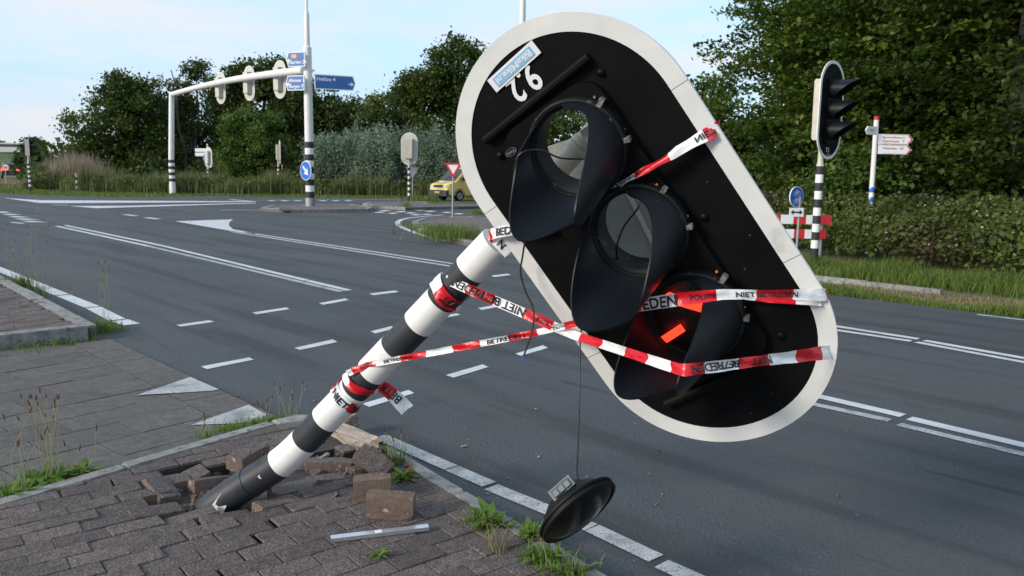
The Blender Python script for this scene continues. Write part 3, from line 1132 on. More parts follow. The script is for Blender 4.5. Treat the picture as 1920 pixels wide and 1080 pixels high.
def holed_plate(name, outer, holes, lo, hi, T, m, parent):
    bm = bmesh.new()
    loops = [outer] + holes
    tops = []
    for z in (hi, lo):
        es, vv = [], []
        for lp in loops:
            vs_ = [bm.verts.new((p[0], p[1], z)) for p in lp]
            es += [bm.edges.new((vs_[i], vs_[(i + 1) % len(vs_)])) for i in range(len(vs_))]
            vv.append(vs_)
        bmesh.ops.triangle_fill(bm, use_beauty=True, edges=es, normal=(0, 0, 1))
        tops.append(vv)
    for a, b in zip(*tops):
        for i in range(len(a)):
            j = (i + 1) % len(a)
            bm.faces.new((a[i], a[j], b[j], b[i]))
    for v in bm.verts:
        v.co = T(tuple(v.co))
    bmesh.ops.recalc_face_normals(bm, faces=bm.faces)
    me = bpy.data.meshes.new(name)
    bm.to_mesh(me)
    bm.free()
    me.materials.append(m)
    return link(name, me, parent)


sig = thing('traffic_signal', 'toppled black traffic signal hanging from a bent striped pole', 'traffic light', G(400, 955, 0.0))
holes = [circle(c, 0.135) for c in LENS]
holed_plate('backboard', stadium(SW, SS), holes, -0.012, 0.0, LB, M['board'], sig)
holed_plate('backboard_rear', stadium(SW, SS), holes, -0.016, -0.0125, LB, M['beige'], sig)
# white border in four strips with open butt joints
wi = SW - 0.058
full_o, full_i = stadium(SW + 0.001, SS, 60), stadium(wi, SS, 60)


def strip(u0, u1, side):
    """straight piece (side=+-1) between u0 and u1"""
    a, b = (side * wi, side * (SW + 0.001))
    return [(u0, a), (u1, a), (u1, b), (u0, b)]


for end in (1, -1):
    b = MB()
    A = np.linspace(-math.pi / 2, math.pi / 2, 60)
    ext = 0.12 if end == 1 else 0.02
    po = [(end * (SS - ext), -(SW + .001))] + [(end * (SS + (SW + .001) * math.cos(a)), (SW + .001) * math.sin(a)) for a in A] + [(end * (SS - ext), SW + .001)]
    pi_ = [(end * (SS - ext), -wi)] + [(end * (SS + wi * math.cos(a)), wi * math.sin(a)) for a in A] + [(end * (SS - ext), wi)]
    vs_ = [LB((*p, z)) for z in (0.0032, -0.012) for lp in (po, pi_) for p in lp]
    n = len(po)
    fs_ = []
    for i in range(n - 1):
        fs_ += [(i, i + 1, n + i + 1, n + i), (i, 2 * n + i, 2 * n + i + 1, i + 1), (n + i, n + i + 1, 3 * n + i + 1, 3 * n + i)]
    b.add(vs_, fs_)
    b.build('border_strip', M['border'], sig)
for side in (1, -1):
    lo_, hi_ = -SS + 0.022, SS - 0.122
    q = strip(lo_, hi_, side)
    MB().prism(q if area2(q) > 0 else q[::-1], -0.012, 0.0032, LB).build('border_strip', M['border'], sig)


def rrect(u0, u1, v0, v1, r, n=6):
    p = []
    for cu, cv, a0 in ((u1 - r, v1 - r, 0), (u0 + r, v1 - r, 90), (u0 + r, v0 + r, 180), (u1 - r, v0 + r, 270)):
        p += [(cu + r * math.cos(R(a0 + 90 * k / n)), cv + r * math.sin(R(a0 + 90 * k / n))) for k in range(n + 1)]
    return p


holed_plate('lamp_housing', rrect(-0.565, 0.53, -0.205, 0.195, 0.08), [circle(c, 0.136) for c in LENS], 0.0005, 0.028, LB, M['panel'], sig)
# rain gutters, plugs
for u0, v0, u1, v1 in ((-0.585, -0.25, -0.605, 0.215), (0.562, -0.265, 0.561, 0.12)):
    q0, q1 = np.array([u0, v0]), np.array([u1, v1])
    MB().tube([LB((*q0, 0.012)), LB((*((q0 + q1) / 2), 0.012)), LB((*q1, 0.012))], 0.016, 10).build('gutter', M['board'], sig, smooth=True)
for u, v in ((-0.545, 0.215), (-0.515, -0.24), (0.50, 0.23), (0.02, 0.235)):
    MB().lathe([(0.0, 0.012), (0.010, 0.011), (0.014, 0.004), (0.014, -0.001)], lambda p, u=u, v=v: LB((u + p[0], v + p[1], p[2])), 14).build('plug', M['panel'], sig, smooth='all')

HOODS = [[0.164, 0.083, -0.001, -0.033, 0.038, -0.057, 0.013, 0.184, -0.367, -0.019, 0.061],
         [0.168, 0.116, -0.042, -0.02, 0.011, -0.018, 0.013, 0.185, -0.418, -0.093, 0.112],
         [0.167, 0.109, 0.001, -0.049, 0.04, -0.043, 0.018, -0.053, -0.476, -0.034, 0.05]]
ZL, RH = 0.06, 0.157


def hood_e(a, th):
    e = a[0] + a[1] * math.cos(th) + a[2] * math.sin(th) + a[3] * math.cos(2 * th) + a[4] * math.sin(2 * th) + a[5] * math.cos(3 * th) + a[6] * math.sin(3 * th)
    k = min(1.0, max(0.0, (math.radians(163) - abs(th)) / 0.45))
    return max(e * (k * k * (3 - 2 * k)) , 0.006)


for li, (c, a) in enumerate(zip(LENS, HOODS)):
    T = lambda p, c=c: LB((c[0] + p[0], c[1] + p[1], p[2]))
    rg = MB().lathe([(0.136, 0.02), (0.166, 0.02), (0.168, 0.035), (0.166, 0.058), (0.160, 0.064), (0.150, 0.062), (0.147, 0.052), (0.137, 0.048), (0.134, 0.03), (0.134, -0.05), (0.136, -0.05)], T, 56, closed=True).build('lamp_ring', M['ring'], sig, smooth=True)
    for px_, py_ in (((1126, 193), (1172, 262)), ((1243, 359), (1289, 425)), ((1356, 523), (1395, 596)))[li]:
        pc = UVW(px_, py_, 0.05)
        d = nrm(pc - np.array(c))
        t_ = np.array([-d[1], d[0]])
        cl = MB().box(LB((*pc, 0.05)), (0.017, 0.008, 0.012), [BU * d[0] + BV * d[1], BU * t_[0] + BV * t_[1], BO]).build('clip', M['clip'], rg)
        MB().lathe([(0.0, 0.004), (0.004, 0.004), (0.005, 0.0)], lambda p, pc=pc, t_=t_: LB((pc[0] + t_[0] * 0.028 + p[0], pc[1] + t_[1] * 0.028 + p[1], 0.029 + p[2])), 10).build('screw', M['orange' if li else 'clip'], rg)
    n, k = 96, 14
    outer, inner = [], []
    for i in range(n + 1):
        th = math.radians(-163 + 326 * i / n)
        e = hood_e(a, th)
        for j in range(k + 1):
            q = j / k
            rr = RH + a[9] * e * q
            for lst, dr in ((outer, 0.0), (inner, -0.0045)):
                lst.append(LB((c[0] + (rr + dr) * math.cos(th + a[10]) + a[7] * e * q, c[1] + (rr + dr) * math.sin(th + a[10]) + a[8] * e * q, ZL - 0.004 + e * q)))
    m1 = k + 1
    N = len(outer)
    fs_ = []
    for i in range(n):
        for j in range(k):
            q = (i * m1 + j, i * m1 + j + 1, (i + 1) * m1 + j + 1, (i + 1) * m1 + j)
            fs_ += [q, tuple(N + x for x in q[::-1])]
        fs_.append((i * m1 + k, N + i * m1 + k, N + (i + 1) * m1 + k, (i + 1) * m1 + k))
    MB().add(outer + inner, fs_).build('visor', M['plastic'], sig, smooth=True)
# lower lamp: dark lens with a lit red arrow
c3 = LENS[2]
T3 = lambda p: LB((c3[0] + p[0], c3[1] + p[1], p[2]))
ln = MB().lathe([(0.136, 0.024), (0.11, 0.032), (0.06, 0.040), (0.0, 0.043)], T3, 48).build('lens', M['lens'], sig, smooth='all')


def lens_w(u, v):
    r = math.hypot(u - c3[0], v - c3[1])
    return 0.0445 - 0.95 * r * r


for name, pix in (('arrow_bar', [(1233, 634), (1277, 605), (1286, 618), (1241, 647)]), ('arrow_head', [(1240, 556), (1256, 545), (1268, 550), (1290, 558), (1318, 565), (1315, 583), (1274, 571)])):
    q = [UVW(*p, 0.04) for p in pix]
    if area2(q) < 0:
        q = q[::-1]
    vs_ = []
    # cut the symbol in small cells like the dots of the lamp
    b = MB()
    b.add([LB((*p, 0.050)) for p in q], [tuple(range(len(q)))])
    b.build(name, M['red_light'], ln)
# number, sticker, maker's mark
TX = lambda u, v, wv=0.0045: (lambda p: LB((u + p[1], v - p[0], wv + p[2])))
lettering('9.2', TX(-0.700, -0.018), 0.085, M['sign_white'], sig, 'number', weight=0.03, width=0.118)
stk = MB().prism([(-0.06, -0.022), (-0.06, 0.022), (0.06, 0.022), (0.06, -0.022)], 0.0, 0.001, lambda p: LB((-0.722, -0.014, 0.006)) + (BU * 0.9976 + BV * 0.07) * (p[1] * 1.12) + (-BV * 0.9976 + BU * 0.07) * (p[0] * 1.72) + BO * p[2]).build('sticker', M['sign_white'], sig)
TS = lambda p: LB((-0.722, -0.014, 0.0082)) + (BU * 0.9976 + BV * 0.07) * p[1] + (-BV * 0.9976 + BU * 0.07) * p[0] + BO * p[2]
MB().prism([(-0.085, -0.0165), (-0.085, 0.0165), (0.085, 0.0165), (0.085, -0.0165)], 0.0, 0.0005, TS).build('sticker_field', M['sticker_blue'], stk)
lettering('BikeMike.nl', lambda p: TS((p[0], p[1] - 0.010, p[2] + 0.001)), 0.022, M['sign_white'], stk, width=0.155, weight=0.03)
lg = lettering('Vialis', TX(-0.508, -0.186, 0.0305), 0.011, M['steel'], sig, 'maker_mark', width=0.034)
MB().lathe([(0.021, 0.0), (0.0225, 0.0)], lambda p: LB((-0.504 + p[1] * 0.55, -0.186 - p[0], 0.0305 + p[2])), 28).build('oval', M['steel'], lg)
# open rear cover of the housing, seen through the empty lamp rings
q = [tuple(UVW(1021, 277, -0.33)), tuple(UVW(1185, 222, -0.33)), (0.60, 0.30), (0.64, -0.10), tuple(UVW(1060, 375, -0.33))]
cov = MB().prism(q[::-1] if area2(q) < 0 else q, -0.335, -0.33, LB).build('rear_cover', M['grey_cover'], sig)
MB().prism([tuple(UVW(1170, 355, -0.325)), tuple(UVW(1178, 355, -0.325)), tuple(UVW(1240, 480, -0.325)), tuple(UVW(1232, 480, -0.325))][::-1], -0.3295, -0.322, LB).build('cover_rib', M['beige'], cov)
MB().box(LB((0.60, 0.10, -0.17)), (0.02, 0.10, 0.155), [BU, BV, BO]).build('cover_hinge', M['grey_cover'], cov)

# ---- bent striped pole
PPX = [(372, 974, 3.72, 0.071), (400, 951, 3.68, 0.071), (445, 919, 3.66, 0.071), (490, 892, 3.63, 0.070), (527, 868, 3.60, 0.068), (548, 850, 3.58, 0.067), (572, 826, 3.55, 0.0665), (610, 786, 3.50, 0.0665), (666, 729, 3.43, 0.066),
       (740, 652, 3.31, 0.066), (784, 607, 3.24, 0.066), (827, 562, 3.18, 0.066), (882, 505, 3.10, 0.066), (936, 449, 3.02, 0.0655)]
PPT = np.array([D(x, y, d) for x, y, d, r in PPX])
PRAD = np.array([q[3] for q in PPX])
_ar = np.concatenate([[0], np.cumsum(np.linalg.norm(np.diff(PPT, axis=0), axis=1))])
_px = np.array([q[:2] for q in PPX], float)


def pole_s(x, y):
    best = (1e9, 0)
    for i in range(len(_px) - 1):
        a, b = _px[i], _px[i + 1]
        t = np.clip(((np.array([x, y]) - a) @ (b - a)) / ((b - a) @ (b - a)), 0, 1)
        d = np.linalg.norm(a + (b - a) * t - (x, y))
        if d < best[0]:
            best = (d, _ar[i] + t * (_ar[i + 1] - _ar[i]))
    return best[1]


def _smooth_pole(s):
    p = 0
    ws = 0
    for k in np.linspace(-0.05, 0.05, 5):
        q = np.array([np.interp(np.clip(s + k, 0, _ar[-1]), _ar, PPT[:, i]) for i in range(3)])
        p = p + q
        ws += 1
    return p / ws


def pole_at(s):
    p = _smooth_pole(s)
    d = nrm(_smooth_pole(min(s + 0.03, _ar[-1])) - _smooth_pole(max(s - 0.03, 0)))
    return p, d, float(np.interp(s, _ar, PRAD))


def pole_piece(name, s0, s1, m, extra=0.0, n=40, parent=None):
    ss = np.linspace(s0, s1, max(3, int((s1 - s0) / 0.02)))
    return MB().tube([pole_at(s)[0] for s in ss], [pole_at(s)[2] + extra for s in ss], n, caps=True).build(name, m, parent or sig, smooth=True)


cuts = [pole_s(*q) for q in [(527, 872), (572, 826), (610, 786), (666, 729), (698, 697), (740, 652), (784, 607), (827, 562), (882, 505)]]
edges = [pole_s(470, 905)] + cuts + [_ar[-1]]
pole_piece('pole_foot', 0.0, pole_s(470, 905), M['black_band'], 0.001)
# torn seam where the foot sleeve ends
s_ = pole_s(470, 905)
pole_piece('seam_ring', s_ - 0.004, s_ + 0.004, M['black_band'], 0.0035)
for i in range(len(edges) - 1):
    w_ = i % 2 == 1
    pole_piece('white_band' if w_ else 'black_band', edges[i], edges[i + 1], M['white' if w_ else 'black_band'], 0.0012 if w_ else 0.0)
# white film torn off at the foot and a flake higher up
fo = MB()
cf, df, rf = pole_at(pole_s(405, 948))
xf, yf, _ = frame_of(df)
for k in range(5):
    a0 = 2.35 + 0.16 * k
    tip = D(388 + 6 * k, 962 - 3 * (k % 2), 3.60)
    b0, b1 = [cf + (xf * math.cos(a) + yf * math.sin(a)) * (rf + 0.002) for a in (a0, a0 + 0.15)]
    top = D(414 + 3 * k, 925 + k * 2, 3.60)
    fo.add([top, top + RT * 0.012, tip + RT * 0.016, tip - RT * 0.004, tip + BO * 0.003], [(0, 1, 2, 3)])
fo.build('torn_film', M['white'], sig)
fl = MB()
for pix in ([(483, 894), (489, 885), (500, 884), (507, 877), (508, 885), (498, 893), (488, 898)],):
    fl.add([D(x, y, 3.553) for x, y in pix], [tuple(range(len(pix)))])
fl.build('torn_film', M['white'], sig)
# narrow upper tube with two collars
TP = [D(x, y, d) for x, y, d in ((925, 460, 3.03), (990, 386, 2.97), (1065, 300, 2.90), (1122, 236, 2.85))]
MB().tube(TP, 0.0385, 28).build('upper_tube', M['tube_beige'], sig, smooth=True)
for f0, r in ((0.545, 0.047), (0.60, 0.044), (0.80, 0.046), (0.84, 0.044)):
    a = TP[0] + (TP[-1] - TP[0]) * f0
    MB().tube([a, a + nrm(TP[-1] - TP[0]) * 0.022], r, 28).build('collar', M['tube_beige'], sig, smooth=True)
MB().box((LB((-0.40, 0.13, -0.10)) + TP[-1]) / 2, (0.03, 0.05, 0.12), [BU, BV, BO]).build('bracket', M['beige'], sig)


# loose wires
def wire(name, pix, r, parent, m='cable'):
    p = np.array([D(*q) for q in pix])
    t = np.linspace(0, len(p) - 1, len(p) * 7)
    out = []
    for x in t:
        i = int(min(max(math.floor(x), 0), len(p) - 2))
        f = x - i
        p0, p1, p2, p3 = p[max(i - 1, 0)], p[i], p[i + 1], p[min(i + 2, len(p) - 1)]
        out.append(0.5 * ((2 * p1) + (-p0 + p2) * f + (2 * p0 - 5 * p1 + 4 * p2 - p3) * f * f + (-p0 + 3 * p1 - 3 * p2 + p3) * f ** 3))
    return MB().tube(out, r, 7).build(name, M[m], parent, smooth=True)


wire('cable', [(1108, 297, 2.72), (1090, 298, 2.62), (1050, 296, 2.58), (1020, 283, 2.57), (1000, 281, 2.57), (978, 287, 2.56), (966, 304, 2.58), (963, 335, 2.66)], 0.0032, sig)
wire('cable', [(986, 440, 2.55), (980, 480, 2.80), (976, 510, 2.84), (985, 545, 2.84), (1000, 580, 2.83), (998, 620, 2.82), (988, 650, 2.82), (982, 668, 2.82)], 0.0034, sig)
wire('cable', [(982, 668, 2.82), (980, 675, 2.82), (981, 682, 2.82)], 0.0016, sig, 'round_blue')
wire('cable', [(1204, 372, 2.70), (1195, 392, 2.66), (1170, 425, 2.66), (1157, 460, 2.68), (1158, 485, 2.72), (1172, 508, 2.80)], 0.0034, sig)

# ------------------------------------------------------------------ lamp unit dangling on its cable
lamp = thing('lamp_unit', 'round black lamp unit dangling on a thin cable above the road', 'lamp', D(1082, 1010, 2.8))
LC = D(1084, 957, 2.78)
_in = nrm(RT * 0.66 - UP * 0.75)
LN = nrm(-FW * 0.53 + _in * 0.85)
_maj = nrm(np.cross(LN, np.cross(RT * 0.75 + UP * 0.66, LN)))
_min = np.cross(LN, _maj)
TL_ = lambda p: LC + _maj * p[0] + _min * p[1] + LN * p[2]
MB().lathe([(0.128, -0.016), (0.146, -0.016), (0.156, -0.013), (0.157, -0.006), (0.150, -0.003), (0.150, 0.003), (0.156, 0.006), (0.156, 0.012), (0.150, 0.016), (0.143, 0.015), (0.139, 0.010), (0.128, 0.006)], TL_, 64, closed=True).build('rubber_rim', M['tyre'], lamp, smooth=True)
MB().lathe([(0.141, 0.010), (0.118, 0.022), (0.08, 0.033), (0.04, 0.039), (0.0, 0.041)], TL_, 56).build('lens', M['glass_lens'], lamp, smooth='all')
MB().lathe([(0.138, -0.012), (0.118, -0.040), (0.085, -0.065), (0.0, -0.075)], TL_, 48).build('shell', M['tyre'], lamp, smooth='all')
cb = MB()
_cc = TL_((0.02, 0.075, -0.065))
_cdir = [_maj, _min, LN]
sgn = -1 if (_min @ (RT * -0.66 + UP * 0.75)) < 0 else 1
_cc = TL_((0.015, sgn * 0.085, -0.062))
cn = MB().box(_cc, (0.046, 0.026, 0.020), _cdir).build('connector', M['connector'], lamp)
MB().box(_cc + _min * sgn * 0.027, (0.038, 0.004, 0.014), _cdir).build('connector_socket', M['trim'], cn)
for k in (-1, 0, 1):
    MB().box(_cc + _min * sgn * 0.0315 + _maj * k * 0.024 + LN * 0.004, (0.009, 0.003, 0.010), _cdir).build('connector_tab', M['connector'], cn)
jt = D(1081, 893, 2.80)
MB().tube([TL_((0.055, sgn * 0.05, -0.05)), (jt + TL_((0.055, sgn * 0.05, -0.05))) / 2, jt], [0.016, 0.014, 0.007], 12).build('cable_gland', M['trim'], lamp, smooth=True)
wire('cable', [(1081, 894, 2.80), (1083, 850, 2.80), (1086, 760, 2.81), (1087, 690, 2.83), (1088, 640, 2.84), (1092, 600, 2.86)], 0.0032, lamp)


# ------------------------------------------------------------------ barrier tape
def ribbon(name, label, pts, width, parent=None, texts=(), s0=0.0, wdirs=None, step=0.012, flat=None, twist=0.0, sag=0.0):
    """pts: world points; wdirs: direction across the tape at each point; texts: (string, s centre, letter height)"""
    p = np.array(pts, float)
    seg = np.linalg.norm(np.diff(p, axis=0), axis=1)
    ar = np.concatenate([[0], np.cumsum(seg)])
    Lt = ar[-1]
    wd = np.array([nrm(q) for q in wdirs], float)

    def at(s, t):
        s = np.clip(s, 0, Lt)
        c = np.array([np.interp(s, ar, p[:, k]) for k in range(3)])
        wv = nrm(np.array([np.interp(s, ar, wd[:, k]) for k in range(3)]))
        ws = width * (np.interp(s, ar, flat) if flat is not None else 1.0)
        dd = nrm(np.array([np.interp(min(s + .01, Lt), ar, p[:, k]) - np.interp(max(s - .01, 0), ar, p[:, k]) for k in range(3)]))
        wv = nrm(wv - dd * (wv @ dd))
        nn = np.cross(dd, wv)
        rip = 0.0035 * math.sin(s * 23 + t * 3) + 0.003 * math.sin(s * 57 + 1.3) * t
        return c + wv * ws * 0.5 * t + nn * (rip + 0.004 * t * t), nn
    n = max(4, int(Lt / step))
    k = 4
    vs_, uv = [], []
    for i in range(n + 1):
        for j in range(k + 1):
            s, t = Lt * i / n, -1 + 2 * j / k
            vs_.append(at(s, t)[0])
            uv.append((s + s0, t))
    fs_ = [(i * (k + 1) + j, i * (k + 1) + j + 1, (i + 1) * (k + 1) + j + 1, (i + 1) * (k + 1) + j) for i in range(n) for j in range(k)]
    me = bpy.data.meshes.new(name)
    me.from_pydata([tuple(v) for v in vs_], [], fs_)
    ul = me.uv_layers.new(name='UVMap')
    for lp in me.loops:
        ul.data[lp.index].uv = uv[lp.vertex_index]
    me.materials.append(M['tape'])
    me.polygons.foreach_set('use_smooth', [True] * len(me.polygons))
    o = link(name, me, parent)
    if parent is None:
        tag(o, label, 'tape', 'red and white police tape')
    pxs = np.array([PJ(q)[0] for q in p])
    for st, sc_, hh, flip in texts:
        if sc_ > 20:                     # given as the place seen in the picture
            o_ = np.argsort(pxs)
            sc_ = float(np.interp(sc_, pxs[o_], ar[o_]))
        v, f = text2d(st, 0.03)
        f_ = []
        out = []
        for x, y in v:
            x, y = x * hh * 0.95, (y - 0.5) * hh
            if flip:
                x, y = -x, -y
            q, nn = at(sc_ + x, y / (width * 0.5))
            view = nrm(CAM - q)
            out.append(tuple(q + nn * (0.0034 if nn @ view > 0 else -0.0034)))
        me = bpy.data.meshes.new('lettering')
        me.from_pydata(out, [], f)
        me.materials.append(M['ink'])
        link('lettering', me, o)
    return o


def pd(px, py, d):
    return D(px, py, d)


# from the upper wrap on the pole down to the lowest visor and on to the edge of the board
A = [pd(836, 524, 3.09), pd(880, 543, 3.03), pd(1000, 595, 2.93), pd(1075, 628, 2.86), pd(1180, 662, 2.60), pd(1272, 692, 2.36), pd(1284, 694, 2.34), pd(1300, 692, 2.34), pd(1420, 677, 2.44), BP(1556, 660, 0.006), BP(1559, 660, -0.02), BP(1540, 661, -0.05)]
wu = [UP * 0.9 + RT * 0.35] * 5 + [UP * 0.95 + RT * 0.2, UP, UP * 0.98 - RT * 0.05] + [UP] * 4
ribbon('barrier_tape', 'police tape running from upper pole wrap down across lowest visor to board edge', A, 0.042, None,
       [('BETREDEN', 892, 0.034, True), ('NIET', 965, 0.034, True), ('POLITIE', 1022, 0.018, True), ('NIET', 1425, 0.030, True), ('BETREDEN', 1340, 0.028, True)], 0.02, wu,
       flat=[0.8, 0.9, 0.9, 0.75, 0.72, 0.8, 0.9, 0.85, 0.75, 1.1, 1.1, 1.0])
# from the lower wrap on the pole up behind the middle visor and across the lit lamp
A = [pd(652, 700, 3.34), pd(690, 684, 3.30), pd(860, 652, 3.10), pd(1000, 625, 2.95), pd(1075, 607, 2.84), pd(1140, 590, 2.74), pd(1200, 572, 2.58), pd(1280, 560, 2.50), pd(1355, 552, 2.48), pd(1440, 552, 2.49), BP(1547, 553, 0.006), BP(1551, 553, -0.02), BP(1530, 553, -0.05)]
ribbon('barrier_tape', 'police tape running from lower pole wrap behind middle visor across the lit red lamp', A, 0.044, None,
       [('NIET', 688, 0.024, False), ('BETREDEN', 748, 0.022, False), ('BETREDEN', 950, 0.026, False), ('POLITIE', 1048, 0.015, False), ('EDEN', 1238, 0.036, False), ('POLITIE', 1318, 0.018, False), ('NIET BETREDEN', 1440, 0.022, False)], 0.10,
       [UP * 0.97 - RT * 0.2] * 5 + [UP * 0.97 - RT * 0.2] * 3 + [UP] * 5, flat=[0.6, 0.55, 0.6, 0.55, 0.55, 0.7, 0.95, 0.95, 0.75, 0.62, 0.9, 0.95, 0.9])
# upper tape: from the board's upper edge behind the top visor to the pole
A = [BP(1350, 238, -0.02), BP(1343, 242, 0.006), BP(1265, 285, 0.05), BP(1180, 335, 0.06), BP(1120, 372, 0.035), BP(1060, 400, 0.05), BP(1000, 425, 0.05), BP(940, 434, 0.03), BP(916, 440, -0.02), pd(930, 452, 2.94)]
ribbon('barrier_tape', 'police tape crossing the board behind the top visor to the pole top', A, 0.050, None,
       [('BETREDEN', 1165, 0.022, True), ('NIET', 1322, 0.024, True), ('BED', 942, 0.034, True)], 0.185, [UP * 0.8 + RT * 0.5] * 2 + [UP * 0.85 + RT * 0.5] * 4 + [UP] * 4,
       flat=[0.9, 0.9, 0.62, 0.5, 0.5, 0.6, 0.7, 0.8, 0.8, 0.8])


def wrap(label, s_c, width, a0, a1, texts, s0, wob=0.0, slope=0.0, r_add=0.004):
    pts, wds = [], []
    n = 34
    for i in range(n + 1):
        q = i / n
        s = s_c + slope * (q - 0.5) + wob * math.sin(q * 9)
        p, d, r = pole_at(s)
        x = nrm(RT - d * (RT @ d))
        y = np.cross(d, x)
        a = a0 + (a1 - a0) * q
        pts.append(p + (x * math.cos(a) + y * math.sin(a)) * (r + r_add + wob * 0.25 * math.sin(q * 23)))
        wds.append(d)
    return ribbon('barrier_tape', label, pts, width, None, texts, s0, wds, step=0.008)


wrap('crumpled police tape wound round the pole just under the board', pole_s(846, 543), 0.062, 2.2, 2.2 + 2 * math.pi * 1.02, [('BET', 0.20, 0.038, True)], 0.0, 0.012, 0.05, 0.007)
wrap('strip of police tape stuck round the pole at knee height', pole_s(652, 741), 0.060, 0.0, 2 * math.pi * 0.98, [('NIET', 0.285, 0.036, False), ('BETR', 0.41, 0.036, False)], 0.04, 0.0, 0.0, 0.0025)
wrap('police tape looped once round the middle of the pole', pole_s(668, 707), 0.040, 0.6, 0.6 + 2 * math.pi * 0.9, [], 0.14, 0.006, 0.06, 0.005)
A = [pd(700, 716, 3.42), pd(722, 728, 3.46), pd(745, 748, 3.46), pd(764, 768, 3.48)]
ribbon('barrier_tape', 'loose end of police tape fluttering behind the striped pole', A, 0.062, None, [('BETR', 0.10, 0.036, True)], 0.135, [RT * 0.75 + UP * 0.6] * 4, flat=[0.5, 0.9, 1, 1.05])
A = [pd(924, 440, 2.93), pd(938, 455, 2.92), pd(956, 474, 2.925)]
ribbon('barrier_tape', 'short twist of police tape at the pole top beside the board', A, 0.05, None, [('N', 0.05, 0.03, False)], 0.0, [RT * 0.8 + UP * 0.5] * 3)
# pale folded under-layer of the tape at the board's edge
A = [BP(1360, 556, 0.03), BP(1440, 563, 0.02), BP(1540, 567, 0.010)]
ribbon('barrier_tape', 'thin folded under-layer of police tape near the board edge', A, 0.022, None, [], 0.03, [UP] * 3, flat=[0.1, 0.7, 1.0])
# ================================================================== standing traffic signals
def board_T(x0, zc, rot=0.0, y0=0.0):
    """local board frame: u up (z), v sideways, w outward along +x"""
    return lambda p: (x0 + p[2], y0 + p[1], zc + p[0])


def head_parts(parent, x0=0.12, zc=2.66, number=None, y0=0.0):
    """backboard, border, housing, three visors; returns nothing"""
    T = board_T(x0, zc, y0=y0)
    MB().prism(stadium(SW * .93, SS, 16), -0.008, 0.002, T).build('backboard', M['board'], parent)
    MB().prism(stadium(SW * .93, SS, 16), -0.014, -0.0085, T).build('backboard_rear', M['beige'], parent)
    o_, i_ = stadium(SW, SS, 24), stadium(SW - 0.05, SS, 24)
    n = len(o_)
    vs_ = [T((*p, z)) for z in (0.006, -0.010) for lp in (o_, i_) for p in lp]
    fs_ = []
    for i in range(n):
        j = (i + 1) % n
        fs_ += [(i, j, n + j, n + i), (i, 2 * n + i, 2 * n + j, j), (2 * n + i, 3 * n + i, 3 * n + j, 2 * n + j)]
    MB().add(vs_, fs_).build('border', M['border'], parent)
    MB().prism([(-0.17, -0.5), (-0.19, 0.52), (0.19, 0.52), (0.17, -0.5)], 0.0, 0.22, lambda p: (x0 - 0.015 - p[2], y0 + p[0], zc + p[1]), bev=0.03).build('housing', M['beige'], parent)
    MB().prism(rrect(-0.56, 0.53, -0.19, 0.19, 0.06, 4), 0.0025, 0.03, T).build('lamp_housing', M['panel'], parent)
    for k in (-1, 0, 1):
        c = k * 0.345
        outer, inner = [], []
        n, m = 36, 3
        for i in range(n + 1):
            th = math.radians(-155 + 310 * i / n)
            e = 0.05 + 0.42 * ((1 + math.cos(th)) / 2) ** 1.25
            for j in range(m + 1):
                q = j / m
                for lst, dr in ((outer, 0.0), (inner, -0.006)):
                    r_ = 0.16 + dr
                    lst.append(T((c + r_ * math.cos(th) - 0.03 * e * q, r_ * math.sin(th), 0.028 + e * q)))
        N = len(outer)
        fs_ = []
        for i in range(n):
            for j in range(m):
                q = (i * (m + 1) + j, i * (m + 1) + j + 1, (i + 1) * (m + 1) + j + 1, (i + 1) * (m + 1) + j)
                fs_ += [q, tuple(N + x for x in q[::-1])]
            fs_.append((i * (m + 1) + m, N + i * (m + 1) + m, N + (i + 1) * (m + 1) + m, (i + 1) * (m + 1) + m))
        v = MB().add(outer + inner, fs_).build('visor', M['plastic'], parent, smooth=True)
        if parent.parent is None:
            MB().lathe([(0.15, 0.034), (0.08, 0.05), (0.0, 0.055)], lambda p, c=c: T((c + p[0], p[1], p[2])), 20).build('lens', M['glass_lens'], v, smooth='all')
    if number:
        lettering(number, lambda p: (x0 + 0.004, y0 - 0.02 + p[0], zc - 0.70 + p[1]), 0.075, M['sign_white'], parent, 'number', weight=0.03)
        MB().box((x0 + 0.003, y0 + 0.02, zc - 0.745), (0.001, 0.06, 0.02)).build('sticker', M['ink_red'], parent)


def make_signal(label, number=None, foot=0.30):
    t = thing('traffic_signal', label, 'traffic light')
    zs = [0.0, foot] + [foot + (1.72 - foot) * k / 10 for k in range(1, 11)]
    for i in range(len(zs) - 1):
        w_ = i % 2 == 1
        r = 0.066 if i != 6 else 0.072
        MB().tube([(0, 0, zs[i]), (0, 0, zs[i + 1])], r, 20).build('white_band' if w_ else 'black_band', M['white' if w_ else 'black_band'], t, smooth=True)
    MB().tube([(0, 0, 1.72), (0, 0, 1.80), (0, 0, 2.2)], [0.066, 0.05, 0.045], 18).build('upper_tube', M['beige'], t, smooth=True)
    head_parts(t, number=number)
    return t


